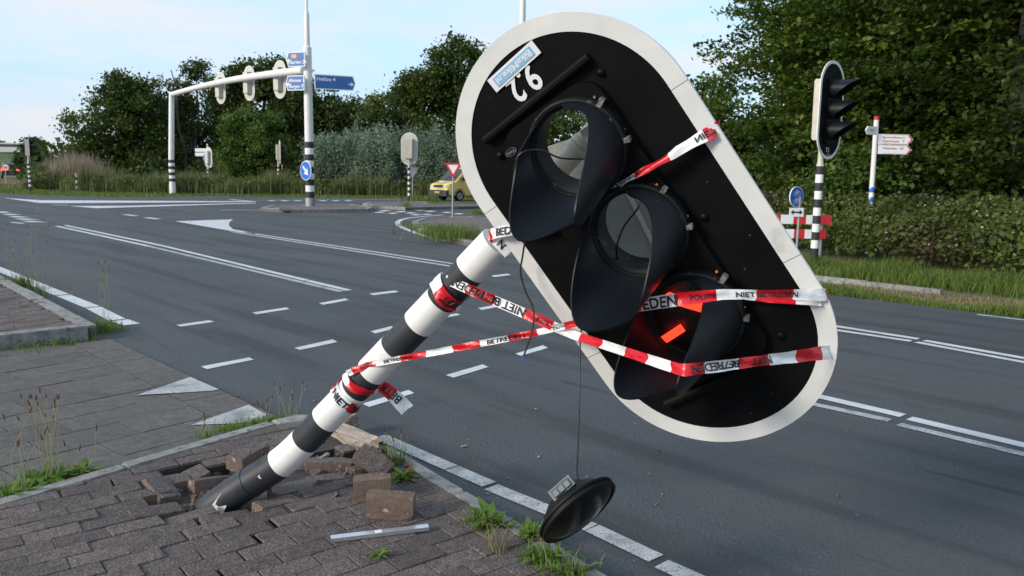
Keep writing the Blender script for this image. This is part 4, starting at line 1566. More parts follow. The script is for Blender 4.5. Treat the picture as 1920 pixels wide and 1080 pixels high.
FA = math.atan2(-0.737, 0.676)
s1 = make_signal('striped traffic signal on the grass verge beside the hedge, visors facing right', '7.1')
place(s1, G(1525, 497, 0.0), FA, 1.03)
for x, y, ang, s, lab, g in ((767, 378, R(88), 1.04, 'traffic signal on the far island seen squarely from behind', 0),
                             (523, 361, R(22), 1.04, 'traffic signal on the far verge between gantry mast and grey bushes', 0),
                             (57, 359, R(27), 1.0, 'leftmost far traffic signal standing beside pale plume grass', 0),
                             (391, 358.5, R(60), 0.88, 'far traffic signal behind the gantry leg with cycle signs beside it', 0)):
    o = copy_tree(s1)
    o['label'] = lab
    place(o, G(x, y, 0.0), ang, s)
    for ch in list(o.children):
        if ch.name.startswith(('number', 'sticker')):
            bpy.data.objects.remove(ch)
for o in [o for o in bpy.data.objects if o.name.startswith('traffic_signal') and o is not sig]:
    o['group'] = 'upright traffic signals'


# ------------------------------------------------------------------ bollards
def bollard(label, loc, s=1.0, cap='orange', h=0.95):
    t = thing('bollard', label, 'bollard', (0, 0, 0), 'striped bollards on the far verge')
    n = 6
    for i in range(n):
        w_ = i % 2 == 1
        MB().tube([(0, 0, h * i / n), (0, 0, h * (i + 1) / n)], 0.062, 14).build('white_band' if w_ else 'black_band', M['white' if w_ else 'black_band'], t, smooth=True)
    MB().tube([(0, 0, h), (0, 0, h + 0.06), (0, 0, h + 0.09)], [0.062, 0.062, 0.03], 14).build('cap', M[cap], t, smooth=True)
    return place(t, loc, 0, s)


bollard('striped bollard with orange cap in front of the reeds', G(145, 359.5, 0.0), 1.15)
bollard('striped bollard with white cap beside the far cycle signs', G(384, 358.5, 0.0), 1.05, 'white')


def at_depth(px, py, yv):
    d = ray(px, py)
    return CAM + d * (yv / d[1])


# ------------------------------------------------------------------ signal gantry over the road
gl, gr = G(324, 363, 0.0), G(582, 387, 0.10)
gan = thing('signal_gantry', 'white gantry over the road with three signal heads and blue direction signs', 'gantry', gr)
zl_, zr_ = at_depth(320, 177, gl[1])[2] - gl[2], at_depth(578, 131, gr[1])[2] - gr[2]
LT = np.array([0.20, 0, 0])
# left leg
lg0 = gl
for i in range(8):
    z0, z1 = 0.55 + i * 0.19, 0.55 + (i + 1) * 0.19
    MB().tube([lg0 + (0, 0, z0), lg0 + (0, 0, z1)], 0.178, 22).build('black_band' if i % 2 else 'white_band', M['black_band' if i % 2 else 'white'], gan, smooth=True)
MB().tube([lg0 + (0, 0, -0.05), lg0 + (0, 0, 0.55)], 0.19, 22).build('leg_foot', M['white'], gan, smooth=True)
MB().tube([lg0 + (0, 0, 2.07), lg0 + LT + (0, 0, zl_ + 0.12)], [0.17, 0.155], 22).build('leg', M['pole_white'], gan, smooth=True)
# mast
for i in range(9):
    z0, z1 = 0.35 + i * 0.25, 0.35 + (i + 1) * 0.25
    MB().tube([gr + (0, 0, z0), gr + (0, 0, z1)], 0.178, 24).build('white_band' if i % 2 else 'black_band', M['white' if i % 2 else 'black_band'], gan, smooth=True)
MB().tube([gr + (0, 0, -0.05), gr + (0, 0, 0.35)], 0.20, 24).build('mast_foot', M['steel'], gan, smooth=True)
MB().tube([gr + (0, 0, 2.6), gr + (0, 0, 6.3), gr + (0, 0, 6.38), gr + (0, 0, 7.6), gr + (0, 0, 7.7), gr + (0, 0, 14.0)], [0.172, 0.165, 0.105, 0.10, 0.055, 0.04], 24).build('mast', M['pole_white'], gan, smooth=True)
# arched beam
a_, b_ = lg0 + LT + (0, 0, zl_), gr + (0, 0, zr_)
bp_ = [a_ + (b_ - a_) * f + np.array([0, 0, 0.17 * math.sin(math.pi * f)]) for f in np.linspace(0, 1, 20)]
MB().tube(bp_, [0.145 + 0.02 * f for f in np.linspace(0, 1, 20)], 20).build('beam', M['pole_white'], gan, smooth=True)
_bpx = [PJ(p)[0] for p in bp_]
for hx_ in (403, 456, 513):
    tx = float(np.interp(hx_, _bpx, np.linspace(0, 1, 20)))
    i = int(tx * 19)
    p = bp_[i] + (bp_[i + 1] - bp_[i]) * (tx * 19 - i)
    hd = bpy.data.objects.new('signal_head', None)
    MBh = MB().tube([(0, 0, -0.75), (0, 0, 0.3)], 0.05, 12).build('signal_head', M['beige'], gan, smooth=True)
    MBh.matrix_parent_inverse = gan.matrix_basis.inverted()
    MBh.location = tuple(p + np.array([0.10, 0.20, 0.0]))
    MBh.rotation_euler = (0, 0, R(52))
    head_parts(MBh, x0=0.14, zc=-0.20)
# direction signs
def sign_T(o, ex, ez=np.array([0, 0, 1.0])):
    ex = nrm(ex)
    nn = np.cross(ex, ez)
    return lambda p: np.asarray(o) + ex * p[0] + ez * p[1] + nn * p[2]


def direction_sign(origin, ex, w_, h_, left, lines, badge=None):
    """pointed blue sign; origin at its lower left as seen by us"""
    T = sign_T(origin, ex)
    k = 0.16 * h_
    out = [(k if left else 0, 0), (w_ - (0 if left else k), 0), (w_, h_ / 2), (w_ - (0 if left else k), h_), (k if left else 0, h_), (0, h_ / 2)]
    o = MB().prism(out, -0.06, 0.0, T).build('direction_sign', M['sign_white'], gan)
    c = np.array([w_ / 2, h_ / 2])
    inn = [tuple(c + (np.asarray(p) - c) * np.array([1 - 0.07 / w_, 1 - 0.07 / h_])) for p in out]
    MB().prism(inn, 0.001, 0.004, T).build('sign_face', M['blue'], o)
    for s, x, y, size in lines:
        lettering(s, lambda p, x=x, y=y: T((x + p[0], y + p[1], 0.008)), size, M['sign_white'], o, weight=0.02)
    ax = 0.16 if left else w_ - 0.2
    ay = h_ * 0.42
    sg = -1 if left else 1
    MB().add([T((ax + sg * x, ay + y, 0.008)) for x, y in ((-0.10, -0.02), (0.04, -0.02), (0.0, -0.08), (0.04, -0.08), (0.12, 0), (0.04, 0.08), (0.0, 0.08), (0.04, 0.02), (-0.10, 0.02))], [(0, 1, 2, 3, 4, 5, 6, 7, 8)]).build('arrow', M['sign_white'], o)
    if badge:
        MB().add([T((x, y, 0.008)) for x, y in ((0.25, h_ * .58), (0.50, h_ * .58), (0.50, h_ * .84), (0.25, h_ * .84))], [(0, 1, 2, 3)]).build('route_badge', M['orange'], o)
        lettering(badge, lambda p: T((0.375 + p[0], h_ * .63 + p[1], 0.012)), 0.09, M['sign_white'], o, width=0.19)
    return o


yl = gr[1] - 0.05
L0 = at_depth(537, 126, yl - 0.05)
direction_sign(L0, np.array([0.93, -0.36, 0]), 0.88, 0.58, True, [('Haarlem 26', 0.52, 0.12, 0.13)], 'N512')
L0 = at_depth(536, 170, yl - 0.05)
direction_sign(L0, np.array([0.93, -0.36, 0]), 0.88, 0.58, True, [('Alkmaar 6', 0.53, 0.33, 0.13), ('Bergen 9', 0.50, 0.10, 0.13)])
L0 = at_depth(590, 166.5, yl - 0.3)
direction_sign(L0, np.array([0.93, 0.36, 0]), 1.62, 0.58, False, [('Heiloo 4', 0.45, 0.33, 0.15)])
for px_, py_ in ((574, 122), (573, 155), (588, 155)):
    q = at_depth(px_, py_, yl)
    MB().box(q, (0.12, 0.04, 0.05)).build('sign_bracket', M['steel'], gan)
# round blue keep-right sign on the mast
T = sign_T(at_depth(573, 320, yl - 0.32), (0.74, -0.67, 0))
ks = MB().lathe([(0.0, -0.02), (0.385, -0.02), (0.385, 0.0), (0.0, 0.0)], T, 36).build('round_sign', M['sign_white'], gan)
MB().lathe([(0.36, 0.003), (0.0, 0.004)], T, 36).build('sign_face', M['round_blue'], ks)
ca, sa = math.cos(R(-45)), math.sin(R(-45))
MB().add([T((x * ca - y * sa, x * sa + y * ca, 0.009)) for x, y in ((-0.24, -0.045), (0.03, -0.045), (0.0, -0.17), (0.26, 0.0), (0.0, 0.17), (0.03, 0.045), (-0.24, 0.045))], [(0, 1, 2, 3, 4, 5, 6)]).build('arrow', M['sign_white'], ks)


# ------------------------------------------------------------------ smaller signs
def tri(c, r, flip=True):
    s = -1 if flip else 1
    return [(c[0] + r * math.cos(R(90 * s + 120 * k)), c[1] + r * math.sin(R(90 * s + 120 * k))) for k in range(3)]


yb = G(848.5, 408, 0.1)
gw = thing('give_way_sign', 'white triangular give way sign with red border on grey post', 'road sign', yb)
top = at_depth(850, 318, yb[1])
MB().tube([yb, np.array([top[0], yb[1], top[2] + 0.05])], 0.03, 12).build('post', M['steel'], gw, smooth=True)
T = sign_T((top[0], yb[1] - 0.05, top[2] + 0.05), (1, 0.0, 0))
MB().prism(tri((0, 0), 0.33), -0.02, 0.0, T).build('sign_border', M['sign_red'], gw)
MB().prism(tri((0, 0.0), 0.20), 0.001, 0.004, T).build('sign_face', M['sign_white'], gw)
q = G(768, 378, 0.0) + (0.1, 0.45, 0)
gb = thing('give_way_sign', 'grey back of a triangular sign behind the far island signal', 'road sign', q)
MB().tube([q, q + (0, 0, 1.9)], 0.03, 10).build('post', M['steel'], gb, smooth=True)
MB().prism(tri((0, 1.62), 0.42), -0.02, 0.0, sign_T(q + (0, -0.04, 0), (1, 0.1, 0))).build('sign_plate', M['steel'], gb)
q = G(528, 361, 0.0) + (0, 0.3, 0)
g2 = thing('give_way_sign', 'red edged sign seen edge-on behind the second far signal', 'road sign', q)
MB().tube([q, q + (0, 0, 2.0)], 0.03, 10).build('post', M['steel'], g2, smooth=True)
T = sign_T(q + (0, -0.04, 0), (0.35, -0.93, 0))
MB().prism(tri((0, 1.75), 0.42), -0.02, 0.0, T).build('sign_border', M['sign_red'], g2)
MB().prism(tri((0, 1.75), 0.26), 0.001, 0.004, T).build('sign_face', M['sign_white'], g2)


def bicycle(T, m, parent, s=1.0, name='bicycle_symbol'):
    b = MB()
    for cx in (-0.085, 0.085):
        b.lathe([(0.055 * s, 0.0), (0.068 * s, 0.0)], lambda p, cx=cx: T((cx * s + p[0], p[1], 0)), 20)

    def bar(a, c, w_=0.008):
        a, c = np.array(a) * s, np.array(c) * s
        d = nrm(c - a)
        n = np.array([-d[1], d[0]]) * w_ * s
        b.add([T((*(a - n), 0)), T((*(c - n), 0)), T((*(c + n), 0)), T((*(a + n), 0))], [(0, 1, 2, 3)])
    for a, c in (((-0.085, 0), (-0.035, 0.075)), ((-0.035, 0.075), (0.055, 0.075)), ((0.055, 0.085), (0.085, 0)), ((-0.085, 0), (0, 0)), ((0, 0), (-0.04, 0.09)), ((0, 0), (0.06, 0.075)), ((-0.065, 0.092), (-0.015, 0.092)), ((0.055, 0.085), (0.03, 0.11)), ((0.03, 0.11), (0.0, 0.105))):
        bar(a, c)
    return b.build(name, m, parent)


# blue cycle-path sign with arrow plate, right of the board
q = G(1493, 512, 0.0)
q = at_depth(1493, 480, 15.6)
q[2] = 0
cs = thing('cycle_sign', 'round blue bicycle and moped sign above a white arrow plate', 'road sign', q)
MB().tube([q, q + (0, 0, 1.2)], 0.025, 12).build('post', M['steel'], cs, smooth=True)
c_ = at_depth(1494, 369, q[1] - 0.05)
T = sign_T(c_, (0.84, 0.54, 0))
dsc = MB().lathe([(0.0, -0.02), (0.20, -0.02), (0.20, 0.0), (0.0, 0.0)], T, 36).build('round_sign', M['sign_white'], cs)
MB().lathe([(0.187, 0.002), (0.0, 0.003)], T, 36).build('sign_face', M['round_blue'], dsc)
bicycle(lambda p: T((p[0], p[1] - 0.10, 0.008)), M['sign_white'], dsc, 0.72)
bicycle(lambda p: T((p[0], p[1] + 0.055, 0.008)), M['sign_white'], dsc, 0.66, 'moped_symbol')
c_ = at_depth(1493.5, 398, q[1] - 0.05)
T = sign_T(c_, (1, 0.12, 0))
pt = MB().prism([(-0.145, -0.085), (0.145, -0.085), (0.145, 0.085), (-0.145, 0.085)], -0.01, 0.0, T).build('arrow_plate', M['sign_white'], cs)
MB().add([T((x, y, 0.004)) for x, y in ((-0.12, 0), (-0.06, 0.05), (-0.06, 0.014), (0.06, 0.014), (0.06, 0.05), (0.12, 0), (0.06, -0.05), (0.06, -0.014), (-0.06, -0.014), (-0.06, -0.05))], [tuple(range(10))]).build('arrow', M['ink'], pt)
# red and white barrier behind it
br = thing('road_barrier', 'two-board red and white striped barrier behind the round cycle sign', 'barrier', (q[0], q[1] + 0.5, 0))
for py0, py1, xl, xr in ((403, 420, 1440, 1559), (430, 447, 1448, 1549)):
    z1, z0 = at_depth(1500, py0, q[1] + 0.4)[2], at_depth(1500, py1, q[1] + 0.4)[2]
    x0, x1 = at_depth(xl, py0, q[1] + 0.4)[0], at_depth(xr, py0, q[1] + 0.4)[0]
    n = 5
    for i in range(n):
        a0, a1 = x0 + (x1 - x0) * i / n, x0 + (x1 - x0) * (i + 1) / n
        MB().bbox((a0, q[1] + 0.38, z0), (a1, q[1] + 0.42, z1)).build('board_piece', M['sign_white' if i % 2 else 'sign_red'], br)
for x in (1452, 1540):
    p = at_depth(x, 440, q[1] + 0.45)
    MB().tube([(p[0], p[1], 0), (p[0], p[1], at_depth(x, 404, q[1] + 0.45)[2])], 0.03, 10).build('post', M['steel'], br, smooth=True)

# finger post for cyclists
fb = at_depth(1630, 430, 16.8)
fb[2] = 0
ft = at_depth(1643.5, 225, 16.8)
fp = thing('finger_post', 'white finger post with red lettered arms standing in the hedge', 'signpost', fb)
ax_ = ft - fb
MB().tube([fb, ft], 0.05, 16).build('post', M['pole_white'], fp, smooth=True)
MB().tube([ft, ft + nrm(ax_) * 0.07], 0.054, 16).build('cap', M['sign_red'], fp, smooth=True)
for k in range(2):
    p = fb + ax_ * (0.39 + 0.075 * k)
    MB().tube([p, p + nrm(ax_) * 0.11 + RT * 0.004], 0.0525, 16).build('blue_band', M['round_blue'], fp, smooth=True)


def finger(p0, ex, w_, h_, lines, left=False):
    T = sign_T(p0, ex)
    pts = [(0, 0), (w_ - 0.09, 0), (w_, h_ / 2), (w_ - 0.09, h_), (0, h_)]
    if left:
        pts = [(w_, 0), (w_, h_), (0.07, h_), (0, h_ / 2), (0.07, 0)]
    o = MB().prism(pts, -0.025, 0.0, T).build('arm', M['sign_white'], fp)
    if not left:
        MB().add([T((x, y, 0.003)) for x, y in ((w_ - 0.085, 0.012), (w_ - 0.012, h_ / 2), (w_ - 0.085, h_ - 0.012), (w_ - 0.115, h_ - 0.012), (w_ - 0.045, h_ / 2), (w_ - 0.115, 0.012))], [tuple(range(6))]).build('chevron', M['sign_red'], o)
        for y in (0.008, h_ - 0.014):
            MB().add([T((x, yy, 0.003)) for x, yy in ((0.1, y), (w_ - 0.1, y), (w_ - 0.1, y + 0.006), (0.1, y + 0.006))], [(0, 1, 2, 3)]).build('rule', M['ink_red'], o)
    for s, x, y, size, wd in lines:
        lettering(s, lambda p, x=x, y=y: T((x + p[0], y + p[1], 0.004)), size, M['ink_red'], o, width=wd, weight=0.02)


p1 = at_depth(1647, 270, 16.72)
finger(p1, (1, -0.02, -0.012), 0.70, 0.205, [('Egmond-Binnen 2', 0.30, 0.125, 0.036, 0.44), ('Castricum   7', 0.30, 0.045, 0.045, 0.44)])
p1 = at_depth(1646.5, 288.5, 16.72)
finger(p1, (1, -0.02, -0.012), 0.68, 0.19, [('Haarlem  27', 0.30, 0.10, 0.045, 0.42)])
p1 = at_depth(1623, 252, 16.45)
finger(p1, (0.50, 0.30, 0), 0.36, 0.17, [('Heiloo', 0.18, 0.08, 0.035, 0.13)], True)

# far cycle signs by the gantry leg
q = G(388, 358.5, 0.0) + (0, 0.4, 0)
c2 = thing('cycle_sign', 'small white cycle direction arms and blue disc behind the gantry leg', 'road sign', q)
MB().tube([q, q + (0, 0, 3.3)], 0.045, 10).build('post', M['pole_white'], c2, smooth=True)
for k in range(2):
    z = at_depth(380, 281.5 + 8 * k, q[1])[2]
    MB().bbox((at_depth(366, 280, q[1])[0], q[1] - 0.05, z - 0.12), (at_depth(387, 280, q[1])[0], q[1] - 0.02, z + 0.12)).build('arm', M['sign_white'], c2)
T = sign_T(at_depth(388, 296.5, q[1] - 0.1), (1, 0, 0))
d2 = MB().lathe([(0.0, -0.02), (0.31, -0.02), (0.31, 0.0), (0.0, 0.0)], T, 28).build('round_sign', M['round_blue'], c2)
bicycle(lambda p: T((p[0], p[1] - 0.02, 0.006)), M['sign_white'], d2, 1.4)

# speed limit sign far left
q = at_depth(12, 345, 72)
q[2] = 0
ss = thing('speed_sign', 'round speed limit sign with red rim at the far roadside', 'road sign', q)
MB().tube([q, q + (0, 0, 1.5)], 0.04, 10).build('post', M['steel'], ss, smooth=True)
T = sign_T(at_depth(10.5, 314, 71.95), (1, 0.1, 0))
MB().lathe([(0.0, -0.02), (0.33, -0.02), (0.33, 0.0), (0.0, 0.0)], T, 28).build('sign_border', M['sign_red'], ss)
fc = MB().lathe([(0.245, 0.003), (0.0, 0.004)], T, 28).build('sign_face', M['sign_white'], ss)
for dg_, dx_ in (('8', -0.085), ('0', 0.085)):
    lettering(dg_, lambda p, dx_=dx_: T((p[0] + dx_, p[1] - 0.11, 0.012)), 0.23, M['ink'], fc, 'digit', weight=0.03)

# lighting column behind the board and a post further back
q = at_depth(973, 430, 20.5)
q[2] = 0
lp_ = thing('street_lamp', 'tall pale lighting column rising above the top of the board', 'street lamp', q)
MB().tube([q, q + (0, 0, 1.2), q + (0, 0, 1.25), q + (0, 0, 9.0)], [0.11, 0.11, 0.09, 0.06], 20).build('column', M['pole_white'], lp_, smooth=True)
MB().tube([q + (0, 0, 8.9), q + (0, -0.5, 9.25), q + (0, -1.4, 9.4)], 0.035, 12).build('arm', M['pole_white'], lp_, smooth=True)
MB().box(q + (0, -1.65, 9.4), (0.12, 0.30, 0.06)).build('lantern', M['steel'], lp_)
q = at_depth(1007, 400, 33.0)
q[2] = 0
sp = thing('signpost', 'thin white signpost with small plate seen through the top lamp ring', 'signpost', q)
MB().tube([q, q + (0, 0, 3.2)], 0.045, 10).build('post', M['pole_white'], sp, smooth=True)
MB().bbox(at_depth(1008, 285, 32.95), at_depth(1023, 275, 32.98)).build('plate', M['sign_white'], sp)


# ------------------------------------------------------------------ vehicles
def wheel(parent, c, r=0.32, w_=0.2):
    c = np.asarray(c, float)
    sy = 1 if c[1] > 0 else -1
    T = lambda p: (c[0] + p[0], c[1] + p[2] * sy, c[2] + p[1])
    o = MB().lathe([(r * .6, -w_), (r * .95, -w_), (r, -w_ * .8), (r, -w_ * .2), (r * .95, 0), (r * .62, 0)], T, 28).build('tyre', M['tyre'], parent, smooth=True)
    MB().lathe([(0.0, 0.005), (r * .3, 0.0), (r * .55, -0.015), (r * .63, 0.002)], T, 24).build('rim', M['steel'], o, smooth=True)


def car_body(parent, prof, hw, m, tumble=0.0, zb=0.9):
    """lofted shell from a side profile (x, z); the cabin narrows above zb"""
    def wy(z):
        return hw - max(0, z - zb) * tumble
    n = len(prof)
    vs_ = []
    for sgn_ in (-1, 1):
        for f in (1.0, 0.93):
            for x, z in prof:
                cx = sum(p[0] for p in prof) / n
                k = 1.0 if f == 1.0 else None
                yy = wy(z) * (0.955 if f == 1.0 else 1.0)
                if f == 1.0:
                    vs_.append((x, sgn_ * yy, z))
                else:
                    vs_.append((cx + (x - cx) * 0.975, sgn_ * yy, 0.9 + (z - 0.9) * 0.955))
    A0, A1, B0_, B1 = 0, n, 2 * n, 3 * n
    fs_ = []
    for i in range(n):
        j = (i + 1) % n
        fs_ += [(A0 + i, A0 + j, B0_ + j, B0_ + i), (A0 + i, A1 + i, A1 + j, A0 + j), (B0_ + i, B0_ + j, B1 + j, B1 + i)]
    fs_ += [tuple(range(A1, A1 + n)), tuple(range(B1 + n - 1, B1 - 1, -1))]
    return MB().add(vs_, fs_).build('body', m, parent, smooth=True)


def make_van():
    t = thing('van', 'yellow van seen from the front behind the give way sign', 'van')
    hw = 0.86
    prof = [(-2.35, 0.42), (-2.38, 1.1), (-2.33, 1.78), (-2.15, 1.93), (0.6, 1.96), (0.95, 1.90), (1.72, 1.14), (2.22, 1.00), (2.33, 0.80), (2.34, 0.42), (2.0, 0.32), (-2.0, 0.32)]
    body = car_body(t, prof, hw, M['van'], 0.09)
    # windscreen and side windows
    def pane(pts, name='window', par=None):
        MB().add(pts + [tuple(np.asarray(p) * [0.995, 0.99, 1]) for p in pts], [(0, 1, 2, 3), (4, 5, 6, 7)]).build(name, M['glass'], par or t)
    pane([(1.005, -0.70, 1.87), (1.005, 0.70, 1.87), (1.70, 0.76, 1.19), (1.70, -0.76, 1.19)], 'windscreen')
    for s in (-1, 1):
        w1 = lambda z: s * (hw - max(0, z - 0.9) * 0.09 + 0.006)
        pane([(0.72, w1(1.78), 1.78), (0.1, w1(1.78), 1.78), (0.1, w1(1.2), 1.2), (1.32, w1(1.2), 1.2)])
        pane([(0.0, w1(1.78), 1.78), (-1.0, w1(1.78), 1.78), (-1.0, w1(1.2), 1.2), (0.0, w1(1.2), 1.2)])
        dr = MB().box((0.62, s * (hw + 0.004), 0.78), (0.66, 0.004, 0.38)).build('door', M['van'], t)
        MB().box((0.12, s * (hw + 0.012), 1.02), (0.07, 0.008, 0.015)).build('handle', M['trim'], dr)
        MB().box((1.35, s * (hw + 0.10), 1.28), (0.05, 0.08, 0.11)).build('mirror', M['trim'], t)
        MB().box((2.30, s * 0.62, 0.86), (0.05, 0.17, 0.085)).build('headlight', M['lamp'], t)
        for x in (-1.45, 1.45):
            wheel(t, (x, s * (hw + 0.01), 0.33))
            MB().lathe([(0.36, 0.0), (0.40, 0.0), (0.40, 0.02), (0.36, 0.02)], lambda p, x=x, s=s: (x + p[0], s * (hw + 0.002 + p[2] * 0.5), 0.33 + p[1]), 20, closed=True, a0=0, a1=math.pi).build('wheel_arch', M['trim'], t)
    MB().box((2.33, 0, 0.48), (0.09, 0.87, 0.17)).build('bumper', M['trim'], t)
    MB().box((2.335, 0, 0.87), (0.03, 0.40, 0.07)).build('grille', M['trim'], t)
    MB().box((2.425, 0, 0.52), (0.006, 0.24, 0.05)).build('number_plate', M['plate'], t)
    for s in (-0.3, 0.3):
        MB().tube([(1.73, s, 1.17), (1.45, s + 0.25, 1.47)], 0.012, 6).build('wiper', M['trim'], t)
    return t


van = make_van()
place(van, (-2.45, 45.6, 0.0), math.atan2(-0.66, -0.75), 0.95)


def make_car(label, prof, hw, rear_x, lz, h_win):
    t = thing('car', label, 'car', (0, 0, 0), 'dark cars driving away on the far road')
    car_body(t, prof, hw, M['car_black'], 0.28, 0.85)
    MB().add([(rear_x + h_win[0], -hw * .72, h_win[1]), (rear_x + h_win[0], hw * .72, h_win[1]), (rear_x + h_win[2], hw * .62, h_win[3]), (rear_x + h_win[2], -hw * .62, h_win[3])], [(0, 1, 2, 3)]).build('rear_window', M['glass'], t)
    for s in (-1, 1):
        MB().box((rear_x - 0.01, s * (hw - 0.16), lz), (0.04, 0.15, 0.09)).build('tail_light', M['tail'], t)
        MB().box((0.7, s * (hw + 0.08), 1.0), (0.06, 0.08, 0.06)).build('mirror', M['car_black'], t)
        for x in (-1.35, 1.35):
            wheel(t, (x, s * (hw - 0.01), 0.32), 0.32)
    MB().box((rear_x - 0.02, 0, 0.52), (0.06, hw - 0.05, 0.11)).build('bumper', M['trim'], t)
    MB().box((rear_x - 0.05, 0, lz - 0.05), (0.01, 0.25, 0.06)).build('number_plate', M['plate'], t)
    return t


hx = math.atan2(0.83, -0.56)
c1 = make_car('black tall car with glowing tail lights behind the round speed sign', [(-2.3, 0.35), (-2.33, 1.05), (-2.2, 1.65), (-1.9, 1.85), (0.4, 1.85), (1.2, 1.2), (2.1, 1.0), (2.25, 0.7), (2.2, 0.35)], 0.93, -2.34, 1.02, (0.0, 1.2, 0.14, 1.65))
place(c1, (*at_depth(19, 334, 102)[:2], 0.0), hx, 1.05)
c2_ = make_car('low black car with red tail lights further down the far road', [(-2.3, 0.35), (-2.33, 0.95), (-1.75, 1.02), (-1.1, 1.42), (0.2, 1.45), (1.1, 0.98), (2.1, 0.85), (2.25, 0.6), (2.2, 0.35)], 0.90, -2.34, 0.84, (0.62, 1.06, 1.18, 1.40))
place(c2_, (*at_depth(49, 331, 130)[:2], 0.0), hx, 1.05)

# shed on the bank, far left
q = at_depth(8, 300, 178)
sh = thing('shed', 'low grey flat-roofed building on the grass bank far left', 'building', (q[0], q[1], 4.4))
b0 = np.array([q[0], q[1], 4.3])
MB().bbox(b0 + (-6, 0, 0), b0 + (3.4, 6, 0.25)).build('plinth', M['bark'], sh)
MB().bbox(b0 + (-6, 0.05, 0.25), b0 + (3.4, 6, 1.35)).build('wall', M['wall'], sh)
MB().bbox(b0 + (-6, 0.2, 1.35), b0 + (3.3, 6, 1.95)).build('window_strip', M['glass'], sh)
MB().bbox(b0 + (-6.2, -0.3, 1.95), b0 + (3.6, 6, 2.25)).build('roof', M['wall'], sh)

# ------------------------------------------------------------------ loose bricks, strip, concrete
def loose_brick(label, loc, rot, size=(0.105, 0.0525, 0.04)):
    b = MB()
    n = 3
    vs_ = []
    o = MB().box((0, 0, 0), size)
    me = bpy.data.meshes.new('loose_brick')
    bm = bmesh.new()
    bmesh.ops.create_cube(bm, size=2)
    bmesh.ops.subdivide_edges(bm, edges=bm.edges, cuts=3, use_grid_fill=True)
    for v in bm.verts:
        p = np.array(v.co)
        edge = sum(abs(x) > 0.99 for x in p)
        k = 0.0 if edge < 2 else (0.003 if edge == 2 else 0.008)
        p = p * np.array(size) - np.sign(p) * k * rng.random(3) + rng.normal(size=3) * 0.0007
        v.co = p
    bm.to_mesh(me)
    bm.free()
    me.materials.append(M['brick_old'])
    me.materials.append(M['brick'])
    for p in me.polygons:
        p.material_index = 1 if p.normal.z > 0.6 else 0
    o = link('loose_brick', me)
    o.location = tuple(loc)
    o.rotation_euler = rot
    return tag(o, label, 'brick', 'paving bricks torn loose by the crash')


loose_brick('loose brick lying flat on the paving left of the pole', G(466, 872, 0.07) + (0, 0, 0.044), (0.05, -0.04, R(68)), (0.105, 0.0525, 0.040))
loose_brick('loose brick on its edge, nearest of the pair above the metal strip', G(730, 976, 0.07) + (0.0, 0.04, 0.054), (R(-90), 0.02, R(-3)))
loose_brick('loose brick on its edge, right behind the front one of the pair', G(696, 940, 0.07) + (0, 0.04, 0.052), (R(-88), -0.03, R(8)), (0.085, 0.0525, 0.040))
loose_brick('reddish brick tipped up beside the gap near the broken kerb', G(692, 884, 0.07) + (0.02, 0.03, 0.03), (R(38), R(24), R(-28)), (0.10, 0.0525, 0.040))
loose_brick('tilted brick sunk at the left rim of the hole', G(302, 910, 0.07) + (0, 0, -0.042), (R(-8), R(10), R(-45)))
loose_brick('tilted brick in the middle of the hole beside the pole foot', G(350, 900, 0.03) + (0, 0, -0.018), (R(10), R(-12), R(48)))
loose_brick('tilted brick leaning in the hole just above the pole foot', G(396, 905, 0.03) + (0, 0, -0.015), (R(-14), R(8), R(44)))
loose_brick('long red-sided brick wedged behind the pole', G(620, 876, 0.05) + (0, 0, 0.0), (R(-6), R(5), R(12)), (0.13, 0.0525, 0.040))
# small rubble in and around the hole
rb = MB()
for i in range(70):
    if i < 45:
        p = G(rng.uniform(320, 440), rng.uniform(880, 960), 0.0)
        z, s = 0.0 + rng.random() * 0.02, rng.uniform(0.006, 0.02)
    else:
        p = G(rng.uniform(500, 700), rng.uniform(850, 930), 0.07)
        z, s = 0.074, rng.uniform(0.003, 0.012)
    ax = np.linalg.qr(rng.normal(size=(3, 3)))[0]
    rb.box((p[0], p[1], z + s * .5), s * rng.uniform(0.5, 1.2, 3), ax)
tag(rb.build('rubble', M['brick_old']), kind='stuff')
MB().prism([p for p in [hc + np.array([math.cos(a), math.sin(a)]) * 0.5 for a in np.linspace(0, 2 * math.pi, 24, endpoint=False)]], -0.012, 0.002).build('soil', M['soil'])['kind'] = 'structure'


def chunk(name, label, cat, loc, rot, size, m, cuts=4, rough=0.12):
    me = bpy.data.meshes.new(name)
    bm = bmesh.new()
    bmesh.ops.create_cube(bm, size=2)
    bmesh.ops.subdivide_edges(bm, edges=bm.edges, cuts=cuts, use_grid_fill=True)
    for v in bm.verts:
        p = np.array(v.co)
        p = p * (1 + rng.normal(size=3) * rough * 0.4)
        v.co = p * np.array(size) + rng.normal(size=3) * rough * min(size) * 0.5
    bm.to_mesh(me)
    bm.free()
    me.materials.append(m)
    o = link(name, me)
    o.location = tuple(loc)
    o.rotation_euler = rot
    return tag(o, label, cat)


